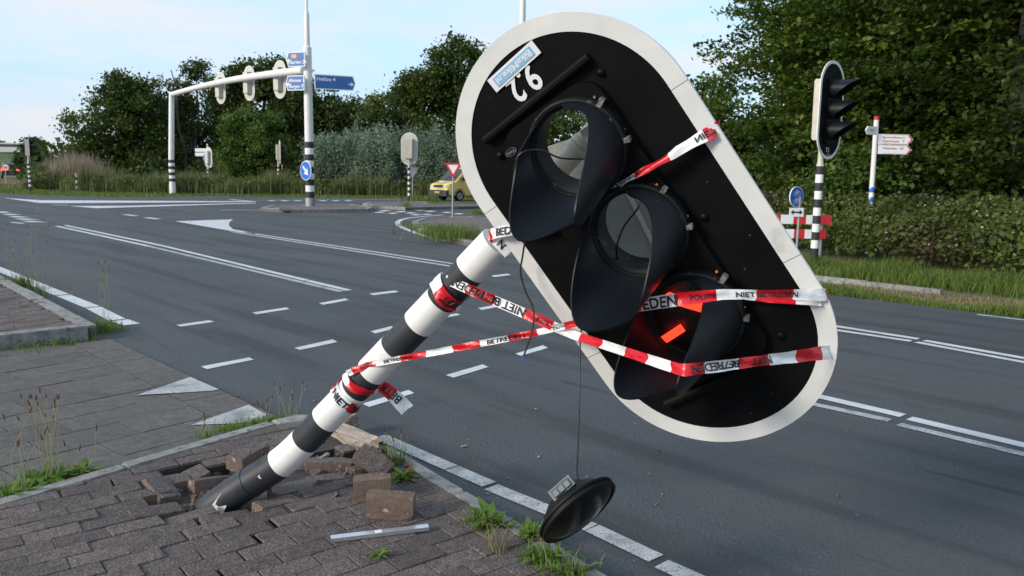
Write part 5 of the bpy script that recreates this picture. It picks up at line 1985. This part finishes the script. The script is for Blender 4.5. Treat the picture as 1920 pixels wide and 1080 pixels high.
_kd = math.atan2(er[1], er[0])
chunk('broken_kerb', 'broken concrete kerb block pushed up behind the pole', 'kerb', G(672, 852, 0.0) + (0, 0, 0.05), (R(14), R(-4), _kd), (0.24, 0.055, 0.065), M['broken_concrete'], 5, 0.14)
chunk('broken_kerb', 'short broken kerb end jutting up right against the pole', 'kerb', G(630, 822, 0.0) + (0, 0, 0.06), (R(20), R(-24), R(42)), (0.13, 0.045, 0.05), M['broken_concrete'], 4, 0.12)
chunk('stone_chip', 'grey stone chip on the paving beside the pole', 'stone', G(598, 905, 0.07) + (0, 0, 0.012), (0.3, 0.2, 0.5), (0.016, 0.012, 0.012), M['concrete'], 2, 0.2)
chunk('wood_chip', 'pale splinter lying on the paving behind the pole', 'splinter', G(602, 866, 0.07) + (0, 0, 0.02), (0.1, -0.2, 0.9), (0.05, 0.008, 0.006), M['concrete'], 2, 0.1)
# aluminium strip
sa_, sb_ = G(620, 1014, 0.074), G(803, 992, 0.074)
d_ = nrm((sb_ - sa_))
pp = np.array([-d_[1], d_[0], 0])
al = MB()
prof_ = [(-0.017, 0.0), (-0.017, 0.016), (0.017, 0.016), (0.017, 0.0), (0.013, 0.0), (0.013, 0.012), (-0.013, 0.012), (-0.013, 0.0)]
vs_ = [q + pp * a + np.array([0, 0, z]) for q in (sa_, sb_) for a, z in prof_]
al.add(vs_, [(i, (i + 1) % 8, 8 + (i + 1) % 8, 8 + i) for i in range(8)] + [tuple(range(8)), tuple(range(15, 7, -1))])
ao = tag(al.build('metal_strip', M['alu']), 'bright aluminium strip lying on the brick paving', 'metal strip')
mid = sa_ + (sb_ - sa_) * 0.48
MB().box(mid + (0, 0, 0.0165), (0.014, 0.012, 0.0006), [d_, pp, np.array([0, 0, 1.0])]).build('sticker', M['sign_white'], ao)
# crumbs and chips on the asphalt
db = MB()
for i in range(120):
    if i < 60:
        p = G(rng.uniform(690, 1250), rng.uniform(740, 1000), 0.0)
    else:
        p = G(rng.uniform(400, 1900), rng.uniform(560, 1060), 0.0)
    s = 0.002 + 0.007 * rng.random() ** 3
    db.box((p[0], p[1], 0.006), s * np.array([rng.uniform(.6, 2.5), rng.uniform(.4, 1), 0.35]), np.array([[math.cos(i), math.sin(i), 0], [-math.sin(i), math.cos(i), 0], [0, 0, 1.0]]))
tag(db.build('debris', M['debris']), kind='stuff')
# ================================================================== trees
def PX(px, depth):
    return (px - 960) / 1500 * depth * 1.01


GL = 'trees beyond the junction'
# left group
tree('broad_tree', 'broad dark tree with drooping left branches, leftmost of the big group', 'tree', (PX(255, 66), 66, 0),
     [((-2.2, 0, 4.6), (2.9, 2.6, 2.6), 62), ((0.8, 0, 6.3), (2.7, 2.6, 2.6), 70), ((1.8, 0, 3.6), (2.2, 2.2, 2.4), 50), ((-0.2, -0.5, 7.6), (1.6, 1.6, 1.5), 26), ((-4.0, 0, 2.4), (1.5, 1.2, 0.9), 12), ((0, 0, 2.2), (3.0, 2, 1.4), 34)],
     0.17, 90, 0.42, M['leaf_oak'], 0.25, GL, shell=0.35)
tree('slender_tree', 'thin open tree behind the gantry leg with bare stems showing', 'tree', (PX(372, 68), 68, 0),
     [((-0.6, 0, 7.6), (1.1, 1, 1.9), 26), ((0.5, 0, 9.2), (0.9, 0.9, 1.2), 16), ((0.2, 0, 5.0), (1.5, 1, 1.5), 16), ((-0.4, 0, 2.0), (1.8, 1.2, 1.2), 16)],
     0.16, 60, 0.34, M['leaf_oak'], 0.12, GL, shell=0.3, stems=3, limbs=9)
tree('slender_tree', 'thin tree with sparse leaves between gantry heads left and middle', 'tree', (PX(418, 70), 70, 0),
     [((0, 0, 7.9), (1.5, 1.2, 1.6), 30), ((0.8, 0, 5.2), (1.2, 1.2, 1.4), 18), ((-0.3, 0, 2.4), (1.6, 1.2, 1.4), 18)],
     0.16, 60, 0.36, M['leaf_bright'], 0.11, GL, shell=0.3, stems=2, limbs=9)
tree('round_tree', 'bright green rounded tree standing in front of the big trees', 'tree', (PX(478, 60), 60, 0),
     [((0, 0, 4.1), (2.0, 1.8, 2.3), 72), ((0.9, 0, 2.6), (1.6, 1.5, 1.6), 34), ((-1.0, 0, 2.4), (1.4, 1.4, 1.5), 28), ((0.2, 0, 1.2), (2.0, 1.2, 1.0), 24)],
     0.15, 90, 0.34, M['leaf_bright'], 0.14, GL, shell=0.4)
tree('tall_tree', 'tall leafy tree crowning behind the middle and right gantry heads', 'tree', (PX(500, 71), 71, 0),
     [((-1.0, 0, 9.2), (2.2, 2, 1.8), 52), ((1.9, 0, 9.4), (2.0, 2, 1.7), 46), ((0.4, 0, 6.6), (3.4, 2.4, 2.4), 76), ((0.5, 0, 3.5), (3.2, 2.2, 2.0), 50)],
     0.18, 90, 0.45, M['leaf_oak'], 0.28, GL, shell=0.35)
tree('tall_tree', 'dark tree filling the gap behind the gantry mast', 'tree', (PX(592, 69), 69, 0),
     [((-0.4, 0, 6.6), (2.6, 2.2, 2.0), 60), ((2.0, 0, 5.2), (2.2, 2, 2.0), 46), ((0.4, 0, 3.0), (3.2, 2, 2.2), 54), ((0.4, 0, 8.6), (1.4, 0.8, 0.5), 7)],
     0.17, 90, 0.42, M['leaf_dark'], 0.24, GL, shell=0.35)
tree('thin_tree', 'half-bare pale tree sticking out right of the gantry mast', 'tree', (PX(668, 70), 70, 0),
     [((0.0, 0, 6.0), (1.7, 1.5, 2.0), 34), ((1.0, 0, 4.0), (1.8, 1.4, 1.6), 30), ((-0.8, 0, 3.4), (1.8, 1.4, 1.6), 30)],
     0.16, 70, 0.40, M['leaf_oak'], 0.14, GL, shell=0.3, stems=2)
tree('leaning_tree', 'pale green tree rising behind the grey bushes', 'tree', (PX(722, 66), 66, 0),
     [((0, 0, 6.2), (2.0, 1.8, 1.7), 44), ((-1.2, 0, 4.4), (1.6, 1.6, 1.6), 30), ((1.5, 0, 4.6), (1.8, 1.6, 1.6), 34)],
     0.15, 80, 0.38, M['leaf_bramble'], 0.16, GL, shell=0.35)
tree('tall_tree', 'tallest dark tree in the middle, crown reaching the board', 'tree', (PX(842, 62), 62, 0),
     [((0.6, 0, 9.6), (2.2, 2, 1.8), 52), ((-1.6, 0, 7.6), (2.4, 2.2, 1.8), 54), ((2.0, 0, 7.2), (2.6, 2.2, 2.2), 60), ((-3.2, 0, 7.4), (1.5, 1.4, 1.0), 18), ((0.4, 0, 4.8), (3.6, 2.4, 2.4), 78), ((1.0, 0, 2.2), (3.4, 2, 1.8), 44)],
     0.17, 95, 0.42, M['leaf_oak'], 0.32, GL, shell=0.35)
k = 0
for px, dp, hgt, lab in ((960, 60, 7.2, 'dark tree seen low behind the upper left rim of the board'), (1050, 56, 7.0, 'tree seen through the empty top lamp ring'), (1140, 52, 6.5, 'tree hidden mostly behind the board left of the verge'), (1235, 46, 6.4, 'tree behind the upper right rim of the board'), (1315, 40, 6.6, 'low green tree at the left foot of the maples')):
    tree('roadside_tree', lab, 'tree', (PX(px, dp), dp, 0), [((0, 0, hgt * .62), (2.2, 2, hgt * .33), 70), ((1.3, 0, hgt * .36), (2.2, 2, hgt * .25), 44), ((-1.3, 0, hgt * .34), (2.2, 2, hgt * .25), 44), ((0, 0, 1.0), (3.2, 1.5, 1.0), 30)],
         0.15, 85, 0.40, M['leaf_oak'], 0.2, GL, shell=0.35, limbs=8)
for px, dp, hgt, rw, lab in ((338, 74, 8.6, 1.9, 'dark tree filling the gap right of the leftmost broad tree'), (436, 75, 8.8, 2.2, 'dark tree behind the middle gantry head'), (555, 76, 9.8, 2.3, 'dark tree behind the right gantry head and the mast'),
                             (640, 75, 7.6, 2.3, 'dark tree right of the mast behind the blue sign'), (700, 74, 7.8, 2.2, 'dark tree behind the second willow bush'), (765, 72, 9.0, 2.2, 'dark tree left of the tallest middle tree')):
    tree('background_tree', lab, 'tree', (PX(px, dp), dp, 0), [((0, 0, hgt * .74), (rw, 1.8, hgt * .24), 56), ((rw * .5, 0, hgt * .45), (rw, 1.8, hgt * .25), 44), ((-rw * .5, 0, hgt * .42), (rw, 1.8, hgt * .25), 44), ((0, 0, 1.4), (rw * 1.2, 1.5, 1.3), 28)],
         0.18, 70, 0.42, M['leaf_dark'], 0.2, GL, shell=0.3, limbs=8)
# far left
tree('round_tree', 'dark round tree on the bank far left behind the signal', 'tree', (PX(82, 140), 140, 1.0),
     [((0, 0, 3.2), (2.0, 2, 2.4), 46), ((-2.0, 0, 1.6), (1.5, 1.4, 1.2), 22), ((1.2, 0, 1.8), (1.4, 1.3, 1.5), 20)], 0.3, 50, 0.45, M['leaf_dark'], 0.3, 'far trees on the bank', shell=0.3, limbs=4)
tree('round_tree', 'tiny dark tree behind the flat-roofed shed far left', 'tree', (PX(14, 196), 196, 3.0),
     [((0, 0, 3.2), (3.6, 2, 1.3), 34)], 0.35, 40, 0.5, M['leaf_dark'], 0.3, 'far trees on the bank', shell=0.3, limbs=3)

# grey willow bushes
for i, (px, dp, rx, hz, lab) in enumerate(((622, 57, 1.5, 3.9, 'grey-green willow bush just right of the gantry mast'), (668, 57, 1.5, 4.3, 'grey-green willow bush, second from the gantry mast'), (718, 56, 1.6, 4.5, 'grey-green willow bush behind the mast and island signal'), (772, 57, 1.5, 4.2, 'grey-green willow bush right behind the island signal'),
                                        (818, 56, 1.5, 4.3, 'grey-green willow bush above the yellow van'), (862, 56, 1.4, 3.9, 'grey-green willow bush nearest the board edge'))):
    tree('willow_bush', lab, 'bush', (PX(px, dp), dp, 0),
         [((0, 0, hz * .62), (rx, rx, hz * .42), 74), ((rx * .5, -0.3, hz * .42), (rx * .8, rx * .8, hz * .32), 36), ((-rx * .5, -0.3, hz * .40), (rx * .8, rx * .8, hz * .32), 36), ((0, -0.2, hz * .2), (rx * 1.1, rx * .7, hz * .22), 26)],
         0.12, 100, 0.27, M['leaf_willow'], 0.10, 'grey-green willow bushes', flat=1.1, shell=0.35, up=0.3, stems=2, limbs=5, asp=0.3)
# dark understorey behind reeds and below the willows
ub = MB()
P = scatter([(-33, 61), (-20, 59), (-3, 55), (3, 56), (3, 60), (-33, 66)], 15000)
hh = rng.random(len(P)) ** 1.3
q3 = np.column_stack([P, hh * (1.5 + 0.7 * np.sin(P[:, 0] * 1.3) + 0.4 * np.sin(P[:, 0] * 3.1))])
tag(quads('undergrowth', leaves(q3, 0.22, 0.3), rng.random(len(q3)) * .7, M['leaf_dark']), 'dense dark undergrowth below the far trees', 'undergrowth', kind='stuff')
P = scatter([(-10, 80), (70, 70), (90, 90), (-40, 100), (-60, 100), (-55, 88)], 14000)
q3 = np.column_stack([P, rng.random(len(P)) ** 0.8 * (3.6 + 1.2 * np.sin(P[:, 0] * .35) + .8 * np.sin(P[:, 0] * .9))])
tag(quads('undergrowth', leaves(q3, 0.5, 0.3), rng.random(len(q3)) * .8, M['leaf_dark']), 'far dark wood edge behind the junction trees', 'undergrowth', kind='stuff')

# right: maples behind the hedge
def maple(lab, px, dp, h, rx, m, n, low=1.2, leaf=0.105):
    bl = []
    lay = 8
    for i in range(lay):
        f = i / (lay - 1)
        z = low + (h - low) * f
        r = rx * (0.80 + 0.45 * math.sin(f * math.pi * .85)) * (1 - 0.45 * f ** 3)
        for a in np.linspace(0, 2 * math.pi, 5, endpoint=False) + i * 0.9:
            bl.append(((math.cos(a) * r * .62, math.sin(a) * r * .62, z + rng.uniform(-.35, .35)), (r * .55, r * .55, h / lay * .62), n))
        bl.append(((0, 0, z), (r * .5, r * .5, h / lay * .6), n * .6))
    return tree('maple_tree', lab, 'tree', (PX(px, dp), dp, 0), bl, leaf * 0.82, 64, 0.26, m, 0.22, 'maples behind the hedge', flat=0.34, shell=0.45, up=1.1, limbs=26, asp=0.62)


maple('maple with bright left edge against the sky behind the upright signal', 1535, 24, 8.6, 2.9, M['leaf_maple'], 19)
maple('maple with spreading green layers behind the finger post', 1690, 21, 10.5, 3.4, M['leaf_maple'], 22)
maple('dark maple at the right end of the hedge', 1880, 18.5, 10.5, 3.2, M['leaf_maple_dark'], 22)
maple('darker maple standing behind between the two front maples', 1660, 28, 11.5, 3.8, M['leaf_maple_dark'], 20, 1.0, 0.125)
maple('dark maple behind the right edge of the row', 1790, 25, 12.5, 4.2, M['leaf_maple_dark'], 22, 1.0, 0.125)
tree('young_tree', 'yellow-green young tree at the hedge top left of the finger post', 'tree', (PX(1585, 18.6), 18.6, 0),
     [((0, 0, 1.75), (0.9, 0.6, 0.55), 26), ((0.7, 0, 1.5), (0.7, 0.5, 0.35), 16), ((-0.6, 0, 1.4), (0.6, 0.5, 0.35), 12)], 0.085, 45, 0.17, M['leaf_bright'], 0.05, None, flat=0.5, up=0.9, limbs=6)
P = scatter([(6.6, 24), (8.2, 20), (17, 15.5), (22, 24), (14, 30)], 16000)
q3 = np.column_stack([P, rng.random(len(P)) * 3.4])
tag(quads('undergrowth', leaves(q3, 0.15, 0.4), rng.random(len(q3)) * .5, M['leaf_maple_dark']), 'dark undergrowth between the maples behind the hedge', 'undergrowth', kind='stuff')
# wood behind the maples so that no open field shows between the stems
P = scatter([(11, 35), (24, 27), (34, 36), (18, 46)], 15000)
q3 = np.column_stack([P, rng.random(len(P)) * 9.0])
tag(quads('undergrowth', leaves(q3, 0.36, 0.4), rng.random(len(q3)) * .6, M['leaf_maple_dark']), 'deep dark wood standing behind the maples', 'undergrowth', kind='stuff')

# ------------------------------------------------------------------ bramble hedge on the right
hdg = thing('hedge', 'long bramble hedge with pale flowers along the right verge', 'hedge', (7.0, 14.5, 0))
hp = [(3.2, 19.6), (6.2, 17.3), (6.7, 14.3), (8.6, 11.8), (11.5, 8.9), (14.5, 11.5), (11, 15.5), (8.0, 18.8), (5.0, 21.0)]
P = scatter(hp, 52000)
fr = np.array([min(np.linalg.norm((p - np.asarray(hp[i])) - np.clip(((p - np.asarray(hp[i])) @ (np.asarray(hp[i + 1]) - hp[i])) / (np.sum((np.asarray(hp[i + 1]) - hp[i]) ** 2)), 0, 1) * (np.asarray(hp[i + 1]) - hp[i])) for i in range(4)) for p in P])
top = 1.12 * (1 - np.exp(-(fr + 0.25) / 0.55)) + 0.10 * np.sin(P[:, 0] * 2.1 + P[:, 1]) + 0.08 * np.sin(P[:, 1] * 4.3 + 1) + 0.05 * rng.normal(size=len(P))
u = rng.random(len(P)) ** 0.35
q3 = np.column_stack([P, np.clip(top * u, 0.03, None)])
lump = 0.5 + 0.28 * np.sin(P[:, 0] * 3.7 + np.cos(P[:, 1] * 2.9) * 2) * np.cos(P[:, 1] * 3.1 + q3[:, 2] * 4)
red = (np.sin(P[:, 0] * 1.1 + 0.6) * np.cos(P[:, 1] * 0.9 + .5) + 0.35 * rng.normal(size=len(P)) + q3[:, 2] * 0.25) > 0.72
quads('foliage', leaves(q3[~red], 0.062, 0.5), np.clip(lump[~red] * .6 + rng.random((~red).sum()) * .4, 0, 1), M['leaf_bramble'], hdg)
quads('reddish_foliage', leaves(q3[red], 0.058, 0.5), rng.random(red.sum()), M['leaf_bramble_red'], hdg)
k = (u > 0.93) & (rng.random(len(P)) < 0.11)
quads('flowers', leaves(q3[k] + [0, 0, 0.03], 0.026, 1.0, 0.9), rng.random(k.sum()), M['flower'], hdg)
# shoots sticking out of the hedge top
k = np.where((u > 0.9) & (fr > 0.8))[0][:380]
blade_field('shoot', q3[k], rng.uniform(0.1, 0.32, len(k)), 0.004, M['leaf_bramble'], hdg, 0.8)

# ------------------------------------------------------------------ grass and reeds
def grass(label, poly, n, h0, h1, wd, m, z=-0.03, bend=0.5, name='grass'):
    P = scatter(poly, n)
    P = np.column_stack([P, np.full(n, z)])
    clump = 0.65 + 0.35 * np.sin(P[:, 0] * 2.3 + 1.3 * np.sin(P[:, 1] * 1.7)) * np.cos(P[:, 1] * 1.9)
    return tag(blade_field(name, P, rng.uniform(h0, h1, n) * clump, wd, m, bend=bend), label, 'grass', kind='stuff')


rv = [np.array(p) for p in ((3.0, 12.75), (4.3, 10.80), (5.88, 9.12), (9.0, 5.8), (10.2, 7.0), (7.6, 10.4), (5.6, 12.8), (4.6, 14.6), (3.0, 15.6))]
grass('rough green grass along the right road edge', [rv[0], rv[1], rv[2], rv[3], rv[3] + (0.35, 0.35), rv[2] + (0.32, 0.30), rv[1] + (0.30, 0.32), rv[0] + (0.4, 0.3)], 15000, 0.06, 0.20, 0.006, M['grass'])
grass('dry mown grass strip on the right verge', [rv[1] + (0.32, 0.30), rv[2] + (0.30, 0.28), rv[3] + (0.3, 0.3), rv[4], rv[5] - (0.5, 0.5), rv[6] - (0.5, 0.5)], 11000, 0.03, 0.10, 0.006, M['dry_grass'], bend=0.9)
grass('tall grass at the foot of the bramble hedge', [(4.2, 15.6), (4.6, 13.6), (5.4, 12.4), (7.0, 10.7), (9.6, 8.0), (10.6, 9.0), (8.0, 11.9), (6.3, 13.9), (5.2, 15.8)], 15000, 0.10, 0.42, 0.006, M['grass'], bend=0.8)
grass('short grass on the verge corner behind the board', [(3.0, 12.9), (1.9, 16.4), (2.0, 20.8), (3.8, 26), (8, 32), (12, 34), (7, 24), (3.6, 19.4), (4.6, 15.4), (4.2, 14.0)], 14000, 0.05, 0.16, 0.010, M['grass'])
kerb_stones(np.array([4.55, 12.55]), np.array([5.95, 11.0]), np.array([0.7, 0.7]), 0.10, 0.9, 0.05, road)
grass('mown grass strip along the far road edge', [(-46, 62), (-36, 54.3), (-28, 44.6), (-21, 42.6), (-17.3, 46.8), (-6, 47.8), (3, 48.6), (3, 52), (-10, 52), (-22, 50), (-30, 52), (-40, 68)], 20000, 0.05, 0.22, 0.02, M['grass'])
grass('yellowish grass field at the far left roadside', [(-60, 92), (-46, 66), (-33, 52), (-27, 52), (-30, 62), (-48, 92)], 9000, 0.05, 0.18, 0.03, M['dry_grass'])
reed = [(-31.3, 54.5), (-27.6, 50.5), (-22, 50), (-16, 51), (-10, 52.3), (-4, 53), (-4, 55), (-14, 57), (-26, 57), (-31.3, 57)]
P = scatter(reed, 16000)
P = np.column_stack([P, np.full(len(P), -0.03)])
hr = rng.uniform(0.35, 1.0, len(P)) * (1.30 + 0.35 * np.sin(P[:, 0] * 1.1) + 0.3 * np.sin(P[:, 0] * 2.7))
tag(blade_field('reeds', P, hr, 0.025, M['reed'], bend=0.25), 'green and straw-coloured reeds along the far verge', 'reeds', kind='stuff')
k = rng.random(len(P)) < 0.5
tag(quads('undergrowth', leaves(P[k] + np.column_stack([np.zeros((k.sum(), 2)), rng.random(k.sum()) * 1.0]), 0.14, 0.4), rng.random(k.sum()) * .8, M['leaf_bramble']), 'leafy green undergrowth among the far reeds', 'undergrowth', kind='stuff')
# plume grass clump at the left
c = np.array([-30.4, 56.0])
pg = thing('plume_grass', 'tall clump of pale pinkish plume grass behind the far left signal', 'plant', (*c, 0))
P = np.column_stack([c + rng.normal(size=(2600, 2)) * [1.5, 0.9], np.full(2600, -0.03)])
hp_ = rng.uniform(1.1, 2.9, 2600) * np.exp(-((P[:, 0] - c[0]) / 3.4) ** 2)
blade_field('stems', P, hp_, 0.02, M['plume'], pg, 0.25)
blade_field('leaves', P[:1500], hp_[:1500] * .6, 0.03, M['reed'], pg, 0.6)
tree('round_bush', 'small dark green bush left of the plume grass', 'bush', (-31.6, 53.6, 0), [((0, 0, 0.75), (0.9, 0.8, 0.8), 30)], 0.09, 50, 0.2, M['leaf_bright'], 0.05, None, limbs=3)
# grass on the small grass island near the van and along far kerbs
grass('grass on the narrow island in front of the yellow van', [G(*q, 0.13)[:2] for q in ((800, 381), (905, 380.6), (905, 378), (800, 379))], 2500, 0.03, 0.10, 0.015, M['grass'], 0.12)


# ------------------------------------------------------------------ weeds
def tuft(name, label, cat, loc, n, h, spread, m, wd=0.003, bend=0.7, heads=0, hh=0.3, lean=0.12, group='weeds along the kerbs', leafy=0, leaf=0.03, red=0, headm='seed', stemm='dry_grass'):
    loc = np.asarray(loc, float)
    t = thing(name, label, cat, loc, group)
    P = np.column_stack([loc[:2] + rng.normal(size=(n, 2)) * spread, np.full(n, loc[2] - 0.005)])
    blade_field('blades', P, rng.uniform(0.4, 1.0, n) * h, wd, m, t, bend)
    if leafy:
        a = rng.uniform(0, 2 * math.pi, leafy)
        d = np.stack([np.cos(a), np.sin(a), rng.uniform(0.25, 1.1, leafy)], 1)
        d = unit(d)
        L = rng.uniform(0.5, 1.2, (leafy, 1)) * leaf
        b0 = np.repeat(loc[None], leafy, 0) + np.column_stack([rng.normal(size=(leafy, 2)) * spread * .7, np.zeros(leafy)])
        sd_ = unit(np.cross(d, [0, 0, 1.0]))
        wv = L * 0.11
        mid = b0 + d * L * .55
        tip = b0 + d * L * 1.0 - np.array([0, 0, 1]) * L * .25
        Q = np.concatenate([np.stack([b0 - sd_ * wv * .3, b0 + sd_ * wv * .3, mid + sd_ * wv, mid - sd_ * wv], 1), np.stack([mid - sd_ * wv, mid + sd_ * wv, tip + sd_ * wv * .1, tip - sd_ * wv * .1], 1)])
        tn = rng.random(leafy)
        isr = np.arange(leafy) < red
        sel = np.concatenate([~isr, ~isr])
        quads('leaves', Q[sel], np.concatenate([tn, tn])[sel], M['weed'], t)
        if red:
            quads('red_leaves', Q[~sel], np.concatenate([tn, tn])[~sel], M['weed_red'], t)
    for i in range(heads):
        p0 = loc + np.append(rng.normal(size=2) * spread * .6, 0)
        d = np.append(rng.normal(size=2) * lean, 1.0)
        H_ = hh * rng.uniform(0.55, 1.1)
        p1 = p0 + d * H_
        pm = (p0 + p1) / 2 + np.append(rng.normal(size=2) * 0.02 * hh / .3, 0)
        st = MB().tube([p0, pm, p1], [0.0016, 0.0013, 0.0011], 5, caps=False)
        tn_ = st.build('stem', M[stemm + '_s'], t, smooth='all')
        dn = nrm(p1 - pm)
        hl = rng.uniform(0.014, 0.032)
        MB().tube([p1 - dn * hl * .4, p1, p1 + dn * hl * .6, p1 + dn * hl], [0.0012, 0.0042, 0.0036, 0.0008], 7).build('seed_head', M['seed_s'], tn_, smooth='all')
    return t


M['dry_grass_s'] = mat('weed_stem', (0.22, 0.22, 0.10), (0.30, 0.27, 0.14), 0.9, 20)
M['seed_s'] = mat('seed_head_brown', (0.085, 0.038, 0.022), (0.14, 0.07, 0.04), 0.9, 300)
tuft('plantain', 'tall plantain weed with many brown seed heads at the left kerb', 'weed', G(95, 905, 0.02), 60, 0.14, 0.05, M['weed'], 0.004, 0.6, 20, 0.42, 0.13, leafy=60, leaf=0.17)
tuft('plantain', 'plantain weed cut by the left picture edge on the kerb', 'weed', G(20, 935, 0.02), 50, 0.12, 0.05, M['weed'], 0.004, 0.7, 7, 0.40, 0.16, leafy=36, leaf=0.14)
tuft('plantain', 'yellowing broad-leaved weed right of the tall plantain at the kerb', 'weed', G(150, 895, 0.02), 30, 0.08, 0.03, M['weed'], 0.004, 0.8, 3, 0.30, 0.2, leafy=44, leaf=0.13, red=8)
tuft('grass_weed', 'weedy grass in the joint between tiles and kerb left of centre', 'weed', G(385, 826, 0.02), 50, 0.11, 0.03, M['weed'], 0.0025, 0.8, 5, 0.16, 0.3, leafy=18, leaf=0.06)
tuft('grass_weed', 'low grass strip along the kerb left of the pole', 'weed', G(440, 808, 0.02), 120, 0.08, 0.05, M['weed'], 0.003, 0.8, 0, leafy=30, leaf=0.06)
tuft('grass_weed', 'bright low weeds where tiles, kerb and road meet', 'weed', G(492, 796, 0.02), 180, 0.07, 0.06, M['weed'], 0.003, 0.9, 6, 0.17, 0.25, leafy=44, leaf=0.07)
tuft('grass_weed', 'leafy weed with seed stalks at the kerb corner behind the pole', 'weed', G(540, 792, 0.02), 120, 0.07, 0.05, M['grass'], 0.003, 0.9, 8, 0.24, 0.25, leafy=60, leaf=0.06)
tuft('grass_weed', 'grass and red-leaved weed beside the broken kerb right of the pole', 'weed', G(742, 878, 0.05), 70, 0.20, 0.03, M['grass'], 0.0022, 0.7, 5, 0.22, 0.3, leafy=26, leaf=0.11, red=9)
tuft('dandelion', 'flat rosette weed with reddish leaves on the kerb right of the pole', 'weed', G(758, 900, 0.06), 20, 0.05, 0.02, M['grass'], 0.002, 0.9, 0, leafy=34, leaf=0.11, red=10)
tuft('moss_tuft', 'small orange-green moss tuft on the right kerb', 'weed', G(855, 947, 0.06), 70, 0.04, 0.018, M['reed'], 0.002, 0.8, 0)
tuft('grass_weed', 'broad-bladed weed on the kerb left of the dangling lamp', 'weed', G(915, 985, 0.06), 90, 0.09, 0.03, M['weed'], 0.004, 1.0, 0, leafy=46, leaf=0.13)
tuft('grass_weed', 'yellowed thin grass below the kerb weed left of the lamp', 'weed', G(935, 1035, 0.06), 70, 0.13, 0.025, M['dry_grass'], 0.0018, 0.8, 3, 0.14, 0.3)
tuft('grass_weed', 'green weed just behind the dangling lamp', 'weed', G(1000, 1012, 0.05), 80, 0.09, 0.025, M['weed'], 0.004, 0.9, 0, leafy=34, leaf=0.11)
tuft('grass_weed', 'dense weed clump on the kerb below the dangling lamp', 'weed', G(1015, 1052, 0.06), 130, 0.09, 0.035, M['weed'], 0.003, 1.0, 2, 0.12, 0.3, leafy=50, leaf=0.10)
tuft('grass_weed', 'weed clump on the kerb cut by the bottom picture edge', 'weed', G(1065, 1080, 0.06), 130, 0.08, 0.04, M['grass'], 0.003, 1.0, 2, 0.12, 0.3, leafy=30, leaf=0.09)
tuft('dandelion', 'lone small dandelion rosette on the brick paving', 'weed', G(708, 1045, 0.07), 4, 0.03, 0.006, M['weed'], 0.003, 0.9, 0, leafy=20, leaf=0.06)
tuft('grass_weed', 'green tuft with brown stalks at the platform corner', 'weed', G(190, 622, 0.0), 220, 0.16, 0.10, M['weed'], 0.004, 0.8, 8, 0.60, 0.12)
tuft('grass_weed', 'low grass along the kerb foot of the platform', 'weed', G(110, 643, 0.0), 260, 0.10, 0.14, M['weed'], 0.004, 0.9, 0)
tuft('grass_weed', 'low grass at the kerb foot further left of the platform', 'weed', G(45, 652, 0.0), 200, 0.09, 0.14, M['weed'], 0.004, 0.9, 2, 0.2, 0.3)
tuft('grass_weed', 'round green tuft on the far kerb of the platform', 'weed', G(38, 543, 0.0), 200, 0.26, 0.09, M['grass'], 0.004, 0.7, 9, 0.75, 0.12)
tuft('grass_weed', 'thin tall stalks at the platform kerb beside the edge line', 'weed', G(76, 557, 0.0), 60, 0.22, 0.05, M['grass'], 0.003, 0.6, 7, 1.15, 0.08)
for x, y, n, h, lab in ((830, 441, 420, 0.45, 'tall grass clump on the give way island, left part'), (858, 448, 520, 0.5, 'tall grass clump on the give way island, right part'), (793, 428, 130, 0.16, 'short tuft at the kerb of the give way island'), (768, 424, 90, 0.18, 'tuft at the tip of the give way island')):
    tuft('island_grass', lab, 'weed', G(x, y, 0.08), n, h * .8, 0.36 if n > 300 else 0.2, M['grass'], 0.008, 0.6, 7 if n > 300 else 0, 0.75, 0.15, group='grass tufts on far islands')
for x, y, n, h, lab in ((790, 377, 300, 0.40, 'grass clump at the foot of the island signal'), (760, 389, 80, 0.3, 'small tuft on the far island kerb'), (895, 402, 120, 0.25, 'small tuft on the road edge beside the board')):
    tuft('island_grass', lab, 'weed', G(x, y, 0.08), n, h, 0.5 if n > 200 else 0.15, M['grass'], 0.012, 0.6, 0, group='grass tufts on far islands')
